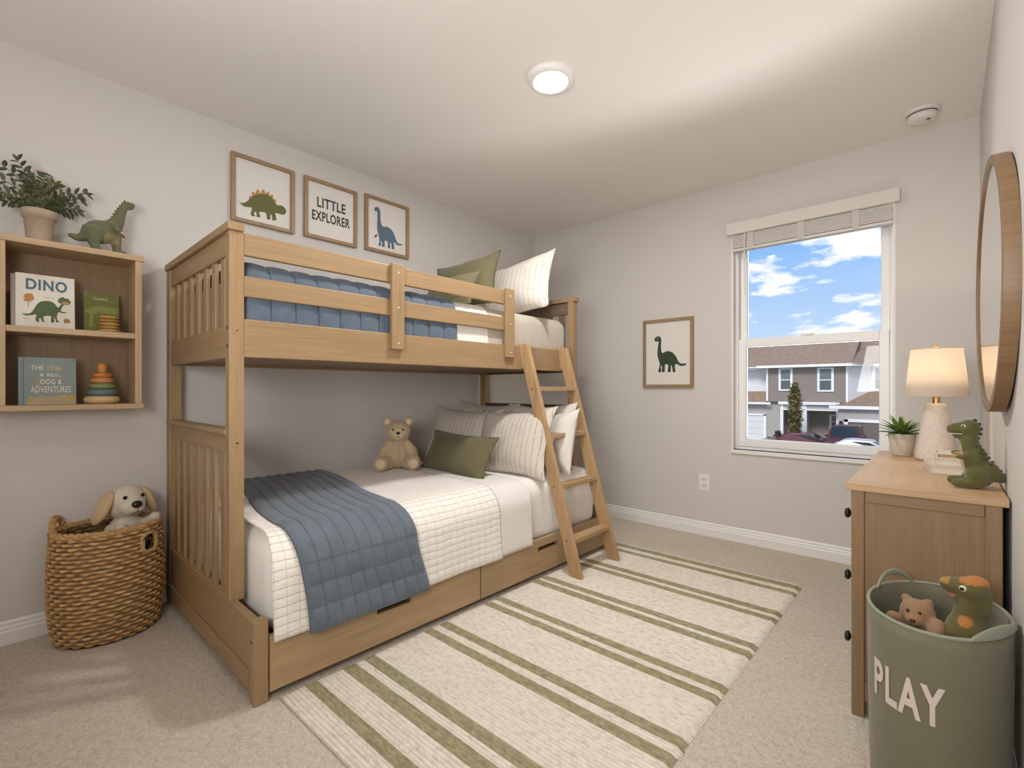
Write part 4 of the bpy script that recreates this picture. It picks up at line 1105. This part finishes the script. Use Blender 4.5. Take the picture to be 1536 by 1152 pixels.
obj('pupil', ellipsoid((-.0055, -.0325, .35), (.0042, .002, .0042)), plain((22, 20, 18), .2), e, smooth=True)
t = thing('plush_bear', 'brown plush bear lying inside the PLAY basket beside the dinosaur', 'soft toy', (-.05, 1.665, .187), (0, 0, -.1))
TAN = (150, 116, 84)
blob('body', [('e', (.0, .0, .12), (.05, .08, .12)), ('e', (0, -.02, .262), (.038, .036, .033)), ('e', (-.002, -.05, .252), (.02, .018, .016)), ('e', (-.026, -.006, .288), (.012, .01, .012)), ('e', (.02, -.006, .288), (.012, .01, .012)),
    ('c', [((-.03, -.02, .215), .02), ((-.05, -.03, .235), .018), ((-.056, -.04, .215), .016)]), ('c', [((.028, -.03, .22), .022), ((.04, -.06, .235), .019), ((.042, -.045, .252), .016)]), ('e', (.01, -.075, .2), (.03, .026, .024))],
    plush(420.0), t, .0045, 5, TAN)
for x in (-.016, .008): spot('eye', (x, -.051, .272), .0038, (26, 20, 18), t)
spot('nose', (-.004, -.0685, .255), (.006, .004, .0045), (60, 44, 36), t)

# ------------------------------------------------------------------ outside the window
GZ = -3.1; FY = 42.0
struct(obj('ground', box((-60, YF+1.5, GZ-.3), (40, 90, GZ)), paint((190, 184, 176), .9, .1)))
tag(obj('lawn_strip', box((-13.0, 39.9, GZ), (-8.2, 41.4, GZ+.05)), cloth((112, 118, 78), 6.0, .2, .5)), 'strip of grass in front of the row houses across the street', 'lawn')
@memo
def siding(rgb, pitch=.18):
    t = NT('lap_siding'); o = t.n('ShaderNodeTexCoord').outputs['Object']; sp = t.n('ShaderNodeSeparateXYZ'); t.l(o, sp.inputs[0])
    f = t.math('FRACT', t.math('MULTIPLY', sp.outputs[2], 1/pitch)); c = lin(rgb)
    col = t.ramp(f, [(.0, tuple(x*.62 for x in c[:3])+(1,)), (.12, c), (1, c)])
    t.bsdf(col, .7); return t.m
def shingles():
    t = NT('roof_shingles'); v = t.obj((3, 3, 9)); n = t.noise(v, 1.6, 4, .7); v2 = t.obj((9, 9, 9)); n2 = t.noise(v2, 1.0, 3, .6)
    a = t.ramp(n, [(.3, lin((112, 92, 76))), (.7, lin((172, 146, 124)))]); b = t.ramp(n2, [(.35, lin((108, 88, 74))), (.65, lin((178, 152, 130)))])
    t.bsdf(t.mix(.5, a, b), .9, n2, .3, .03); return t.m
ROOF = shingles(); GREY = siding((140, 129, 120)); WSID = siding((226, 226, 226)); LGREY = paint((178, 172, 168)); WT = plain((240, 240, 240), .6)
house = thing('townhouse', 'grey sided two-storey townhouse row with brown shingle roofs across the street', 'townhouse', (-7.6, FY, GZ))
ox, oz = -7.6, GZ
def hp(name, x0, x1, y0, y1, z0, z1, mat, parent=None, bev=0): return obj(name, box((x0-ox, y0-FY, z0-oz), (x1-ox, y1-FY, z1-oz)), mat, parent or house, bev)
def hpoly(name, pts, faces, mat):
    bm = bmesh.new(); vs = [bm.verts.new((x-ox, y-FY, z-oz)) for x, y, z in pts]
    for f in faces: bm.faces.new([vs[i] for i in f])
    bmesh.ops.recalc_face_normals(bm, faces=bm.faces[:])
    return obj(name, bm, mat, house)
hp('upper_wall', -10.45, -5.22, FY, FY+8, .05, 2.80, GREY)
hp('left_upper_wall', -18, -10.45, FY+.7, FY+8, .85, 2.76, WSID)
hp('right_upper_wall', -4.05, 6, FY+2.2, FY+8, .4, 2.80, siding((214, 212, 210)))
hpoly('white_side_wall', [(-5.22, FY+.01, .02), (-4.05, FY+2.2, .3), (-4.05, FY+2.2, 2.80), (-5.22, FY+.01, 2.80)], [(0, 1, 2, 3)], WSID)
hp('corner_board', -10.55, -10.42, FY-.04, FY+.2, .1, 2.72, WT)
hp('corner_board', -5.30, -5.17, FY-.04, FY+.1, .05, 2.72, WT)
hp('ground_wall', -18, -9.45, FY+.3, FY+8, GZ, .0, LGREY)
hp('ground_wall', -5.65, 6, FY-.9, FY+8, GZ, -.2, LGREY)
hp('porch_back_wall', -9.45, -5.65, FY+1.6, FY+2, GZ, .05, paint((150, 142, 136)))
hp('porch_ceiling', -9.45, -5.65, FY-.2, FY+1.7, -.12, .05, WT)
hp('porch_wall', -7.98, -7.80, FY-.1, FY+1.6, GZ, .0, LGREY)
hp('porch_post', -9.5, -9.3, FY-.25, FY-.05, GZ, -.1, WT); hp('porch_post', -8.10, -7.72, FY-.25, FY-.05, GZ, -.1, WT); hp('porch_post', -5.86, -5.62, FY-.25, FY-.05, GZ, -.1, WT)
hp('porch_fascia', -9.6, -5.85, FY-.45, FY-.2, -.12, .08, WT)
hp('porch_header', -9.5, -5.62, FY-.24, FY-.06, -.50, -.12, paint((186, 182, 178)))
hp('porch_trim', -9.5, -5.62, FY-.26, FY-.05, -.56, -.46, WT)
# roofs
hpoly('main_roof', [(-18, FY-.5, 2.75), (-4.9, FY-.5, 2.86), (-4.9, FY+5, 5.3), (-18, FY+5, 5.3)], [(0, 1, 2, 3)], ROOF)
hpoly('side_gable_roof', [(-4.9, FY-.5, 2.86), (-3.7, FY+1.7, 2.86), (-6.4, FY+5, 5.3), (-4.9, FY+5, 5.3)], [(0, 1, 2)], ROOF)
hpoly('right_roof', [(-4.2, FY+1.7, 2.84), (7, FY+1.7, 2.84), (7, FY+6, 5.12), (-6.4, FY+6, 5.25)], [(0, 1, 2, 3)], ROOF)
hp('eave_fascia', -18, -11.2, FY-.1, FY+.1, 2.60, 2.76, WT); hp('eave_fascia', -11.1, -4.85, FY-.62, FY-.45, 2.70, 2.89, WT); hp('eave_fascia', -4.2, 7, FY+1.6, FY+1.75, 2.72, 2.88, WT)
hpoly('eave_return', [(-4.9, FY-.5, 2.70), (-3.9, FY+1.7, 2.72), (-3.9, FY+1.7, 2.88), (-4.9, FY-.5, 2.89)], [(0, 1, 2, 3)], WT)
hpoly('left_skirt_roof', [(-18, FY-.1, -.06), (-10.56, FY-.1, -.06), (-10.56, FY+.7, .87), (-18, FY+.7, .87)], [(0, 1, 2, 3)], ROOF)
hp('skirt_fascia', -18, -10.2, FY-.22, FY-.08, -.16, .0, WT)
hpoly('garage_roof', [(-6.0, FY-1.1, -.16), (7, FY-1.1, -.16), (7, FY+2.2, .92), (-4.05, FY+2.2, .92), (-5.2, FY+.05, .12)], [(0, 1, 2, 3, 4)], ROOF)
hp('garage_fascia', -6.15, 7, FY-1.25, FY-1.08, -.36, -.14, WT)
def hwin(x0, x1, z0, z1, y, parent=None, mid=True):
    w = obj('window', box((x0-ox, y-.08-FY, z0-oz), (x1-ox, y+.02-FY, z1-oz)), WT, house)
    t_ = NT('house_glass'); t_.bsdf(lin((96, 104, 106)), .08, Metallic=.3)
    m = (z0+z1)/2-.02
    for a, b in ((z0+.13, m-.04), (m+.04, z1-.1)):
        obj('pane', box((x0+.16-ox, y-.1-FY, a-oz), (x1-.16-ox, y-.06-FY, b-oz)), plain((108, 118, 120) if b > m+.2 else (88, 98, 98), .15), w)
hwin(-9.66, -8.69, .92, 2.66, FY); hwin(-7.07, -6.03, .86, 2.64, FY); hwin(-3.95, -2.9, .95, 2.66, FY+2.2); hwin(-6.55, -5.85, -1.95, -.9, FY+1.6)
d = hp('front_door', -8.72, -8.12, FY+1.5, FY+1.62, GZ+.1, -.86, plain((62, 84, 86), .4)); hp('door_trim', -8.86, -8.72, FY+1.48, FY+1.6, GZ+.1, -.72, WT)
obj('door_knob', ellipsoid((-8.22-ox, FY+1.47-FY, -1.95-oz), .045), plain((190, 180, 160), .3, .8), d)
g = hp('garage_door', -14, -10.80, FY+.22, FY+.3, GZ, -1.06, siding((222, 222, 222), .5)); hp('garage_trim', -10.80, -10.6, FY+.15, FY+.3, GZ, -.98, WT); hp('garage_trim', -14, -10.6, FY+.15, FY+.3, -1.08, -.94, WT)
hp('garage_opening', -5.08, 2.4, FY-.93, FY-.88, GZ, -1.25, plain((112, 106, 100), .8)); hp('garage_trim', -5.28, -5.06, FY-1.0, FY-.86, GZ, -1.06, WT); hp('garage_trim', -5.28, 2.4, FY-1.0, FY-.86, -1.27, -1.07, WT)
s = hp('wall_lantern', -5.56, -5.38, FY-1.1, FY-.9, -1.62, -1.34, plain((48, 44, 42), .5)); hp('house_number_plate', -5.58, -5.34, FY-.93, FY-.89, -1.95, -1.78, plain((226, 224, 220), .6))
obj('lantern_roof', lathe([(.14, 0), (.02, .14)], 4), plain((40, 38, 36), .5), s, loc=(-5.47-ox, -1.0, -1.34-oz))

def tree(label, x, y, hgt, rad_, trunk, seed, cols, n=900, cat='tree'):
    t = thing('young_tree' if trunk else 'shrub', label, cat, (x, y, GZ)); rnd = random.Random(seed); bm = bmesh.new()
    z0 = trunk
    for i in range(n):
        q = rnd.random(); z = z0 + (hgt-z0)*q; r = rad_*(math.sin(PI*min(1, q*.86+.14))**.7)*rnd.uniform(.35, 1)*(.8+.4*noise.noise(Vector((seed, z*1.5, 1))))
        a = rnd.uniform(0, 2*PI); d = Vector((rnd.uniform(-1, 1), rnd.uniform(-1, 1), rnd.uniform(-.4, 1)))
        leaf(bm, (r*math.cos(a), r*math.sin(a), z), d, Vector((rnd.uniform(-1, 1), rnd.uniform(-1, 1), 1)), rnd.uniform(.16, .3), rnd.uniform(.08, .14))
    obj('foliage', bm, leafmat(*cols), t)
    if trunk: obj('trunk', tube([(0, 0, 0), (.02, 0, hgt*.4), (0, 0, hgt*.9)], [.055, .045, .02], 8), plain((110, 92, 74), .9), t)
    return t
tree('slim young tree with yellow-green leaves on a bare trunk in front of the grey house', -7.85, 38.6, 4.5, .58, 1.0, 4, ((84, 78, 40), (150, 134, 84)), 1500)
tree('small dark shrub at the foot of the young tree', -8.9, 38.6, 1.05, .36, 0.0, 9, ((48, 54, 34), (96, 98, 66)), 350, 'shrub')
tree('low clump of plants beside the left garage door', -9.6, 39.2, .5, .4, 0.0, 12, ((60, 58, 40), (120, 112, 84)), 180, 'shrub')

def car(label, name, x, y, rot, rgb, L_=4.5, W=1.8, Hh=1.45, suv=False):
    t = thing(name, label, 'car', (x, y, GZ), (0, 0, rot), 'cars parked outside')
    hood = .92 if suv else .82
    side = [(-L_/2, .35), (-L_/2+.05, hood-.12), (-L_/2+.2, hood), (-L_*.24, hood+.06), (-L_*.08, Hh-.05), (0, Hh), (L_*.22 if not suv else L_*.36, Hh-.03), (L_*.38 if not suv else L_*.45, hood+.1), (L_/2-.06, hood+.02), (L_/2, .6), (L_/2-.03, .35)]
    bm = bmesh.new(); secs = []
    for w, k in ((-W/2, .93), (-W/2+.1, 1), (W/2-.1, 1), (W/2, .93)):
        secs.append([bm.verts.new((a, w*(1 if b < hood+.08 else .84), b if b < hood else hood+(b-hood)*(k if abs(w) > W/2-.05 else 1))) for a, b in side])
    m = len(side)
    for a, b in zip(secs, secs[1:]):
        for i in range(m): bm.faces.new((a[i], a[(i+1) % m], b[(i+1) % m], b[i]))
    bm.faces.new(secs[0][::-1]); bm.faces.new(secs[-1]); bmesh.ops.recalc_face_normals(bm, faces=bm.faces[:])
    obj('body', bm, plain(rgb, .25, .2), t, .05, smooth=False)
    GL = plain((38, 44, 50), .06)
    def quad(name, pts):
        b2 = bmesh.new(); b2.faces.new([b2.verts.new(p) for p in pts]); return obj(name, b2, GL, t)
    x0, x1 = -L_*.235, -L_*.085
    quad('windscreen', [(x0-.02, -W*.4, hood+.075), (x0-.02, W*.4, hood+.075), (x1-.02, W*.38, Hh-.06), (x1-.02, -W*.38, Hh-.06)])
    e0, e1 = (L_*.385, L_*.225) if not suv else (L_*.452, L_*.365)
    quad('rear_window', [(e0+.02, -W*.4, hood+.12), (e1+.02, -W*.38, Hh-.06), (e1+.02, W*.38, Hh-.06), (e0+.02, W*.4, hood+.12)])
    for s in (-1, 1):
        quad('side_window', [(-L_*.2, s*W*.432, hood+.1), (L_*.33, s*W*.432, hood+.12), (L_*.2, s*W*.425, Hh-.1), (-L_*.08, s*W*.425, Hh-.1)])
        obj('wing_mirror', box((-L_*.2, s*(W/2-.02), hood+.06), (-L_*.17, s*(W/2+.16), hood+.2)), plain(rgb, .3), t, .02)
        for xx in (-L_*.31, L_*.3):
            w_ = obj('wheel', lathe([(.2, -.1), (.33, -.1), (.34, 0), (.33, .1), (.2, .1), (.001, .08)], 24), plain((30, 30, 32), .7), t, loc=(xx, s*(W/2-.1), .33), rot=(PI/2*s*-1, 0, 0))
            obj('hubcap', lathe([(.2, .08), (.19, .105), (.001, .11)], 18), plain((186, 188, 190), .3, .6), w_)
        obj('headlight', box((-L_/2-.01, s*W*.3-.2, .62), (-L_/2+.1, s*W*.3+.2, .76)), plain((226, 228, 230), .1), t, .02)
        obj('tail_light', box((L_/2-.09, s*W*.36-.14, .62), (L_/2+.005, s*W*.36+.14, .8)), plain((150, 24, 28), .2), t, .02)
    return t
car('maroon hatchback parked at the left in front of the porch', 'parked_car', -7.2, 35.4, .0, (92, 46, 52), 4.2, 1.75, 1.38)
car('maroon SUV parked by the porch behind the silver car', 'parked_car', -4.9, 38.85, PI/2, (84, 40, 46), 4.2, 1.85, 1.72, True)
car('silver car parked nearest the window, in front of the maroon cars', 'parked_car', -3.9, 32.9, .0, (206, 208, 212), 4.3, 1.78, 1.36)

# ------------------------------------------------------------------ light, sky, camera
w = D.worlds.new('sky'); bpy.context.scene.world = w; w.use_nodes = True
t = w.node_tree; t.nodes.clear()
def N_(typ, **kw):
    n = t.nodes.new(typ)
    for k, v in kw.items(): setattr(n, k, v)
    return n
tc = N_('ShaderNodeTexCoord'); sp = N_('ShaderNodeSeparateXYZ'); t.links.new(tc.outputs['Generated'], sp.inputs[0])
gr_ = N_('ShaderNodeValToRGB'); e = gr_.color_ramp.elements
e[0].position = .0; e[0].color = lin((206, 224, 244)); e[1].position = .36; e[1].color = lin((96, 158, 232)); x = e.new(.12); x.color = lin((180, 208, 242)); x = e.new(.24); x.color = lin((140, 186, 240))
t.links.new(sp.outputs[2], gr_.inputs[0])
mp = N_('ShaderNodeMapping'); mp.inputs['Scale'].default_value = (1, 1, 2.6); mp.inputs['Location'].default_value = (3.3, 1.2, .1); t.links.new(tc.outputs['Generated'], mp.inputs[0])
nz = N_('ShaderNodeTexNoise'); nz.inputs['Scale'].default_value = 8.5; nz.inputs['Detail'].default_value = 7; nz.inputs['Roughness'].default_value = .55; t.links.new(mp.outputs[0], nz.inputs['Vector'])
cr = N_('ShaderNodeValToRGB'); cr.color_ramp.elements[0].position = .485; cr.color_ramp.elements[1].position = .57; t.links.new(nz.outputs['Fac'], cr.inputs[0])
mx = N_('ShaderNodeMix', data_type='RGBA'); t.links.new(cr.outputs[0], mx.inputs[0]); t.links.new(gr_.outputs[0], mx.inputs[6]); mx.inputs[7].default_value = (1.0, 1.0, 1.0, 1)
bg = N_('ShaderNodeBackground'); bg.inputs[1].default_value = 1.0; t.links.new(mx.outputs[2], bg.inputs[0]); t.links.new(bg.outputs[0], N_('ShaderNodeOutputWorld').inputs[0])

def light(name, typ, loc, energy, col, **kw):
    l = D.lights.new(name, typ); l.energy = energy; l.color = col
    for k, v in kw.items():
        if k not in ('look', 'rot', 'portal'): setattr(l, k, v)
    o = D.objects.new(name, l); C.objects.link(o); o.location = loc
    if 'look' in kw: o.rotation_euler = (Vector(kw['look'])-Vector(loc)).to_track_quat('-Z', 'Y').to_euler()
    if kw.get('portal'): l.cycles.is_portal = True
    return o
light('sun', 'SUN', (0, 0, 20), 2.1, (1, .95, .87), angle=.3, look=(-.5, 14, 8))
light('window_portal', 'AREA', ((WX0+WX1)/2, YF+.17, (WZ0+WZ1)/2), 1, (1, 1, 1), shape='RECTANGLE', size=WX1-WX0, size_y=WZ1-WZ0, look=((WX0+WX1)/2, 0, (WZ0+WZ1)/2), portal=True)
light('ceiling_lamp', 'AREA', (-1.32, 1.727, H-.03), 18, (1, .985, .965), shape='DISK', size=.19, look=(-1.32, 1.727, 0))
light('room_fill', 'AREA', (-.35, -.5, 1.3), 36, (1, .99, .98), shape='RECTANGLE', size=.9, size_y=.7, look=(-.7, 1.3, 2.44))  # added fill behind the camera, bounced off the ceiling
light('ceiling_fill', 'AREA', (-.6, 3.98, -.05), 190, (1, .985, .965), shape='RECTANGLE', size=1.5, size_y=.8, look=(-.4, 2.7, 2.44))  # unseen area lamp added outside, low, to brighten the ceiling
light('window_fill', 'AREA', (-.6, 4.35, 2.95), 44, (.98, .99, 1), shape='RECTANGLE', size=1.5, size_y=1.0, look=(-1.35, 1.5, .6))  # unseen area lamp added outside, high, to boost the daylight
light('lamp_bulb', 'POINT', (-.026, 2.68, DZ+.427), 3.1, (1, .89, .76), shadow_soft_size=.012)

cam = D.cameras.new('camera'); co = D.objects.new('camera', cam); C.objects.link(co)
co.location = (0, 0, 1.033); co.rotation_euler = (PI/2, 0, math.radians(42))
cam.sensor_width = 36; cam.lens = 36*720.55/1536; cam.shift_y = 7.93/1536; cam.clip_start = .02; cam.clip_end = 300
sc = bpy.context.scene; sc.camera = co
sc.view_settings.view_transform = 'Standard'; sc.view_settings.look = 'None'; sc.view_settings.exposure = .17; sc.view_settings.gamma = 1
sc.cycles.max_bounces = 8; sc.cycles.diffuse_bounces = 5; sc.cycles.transparent_max_bounces = 12
sc.cycles.caustics_reflective = False; sc.cycles.caustics_refractive = False; sc.cycles.sample_clamp_indirect = 6
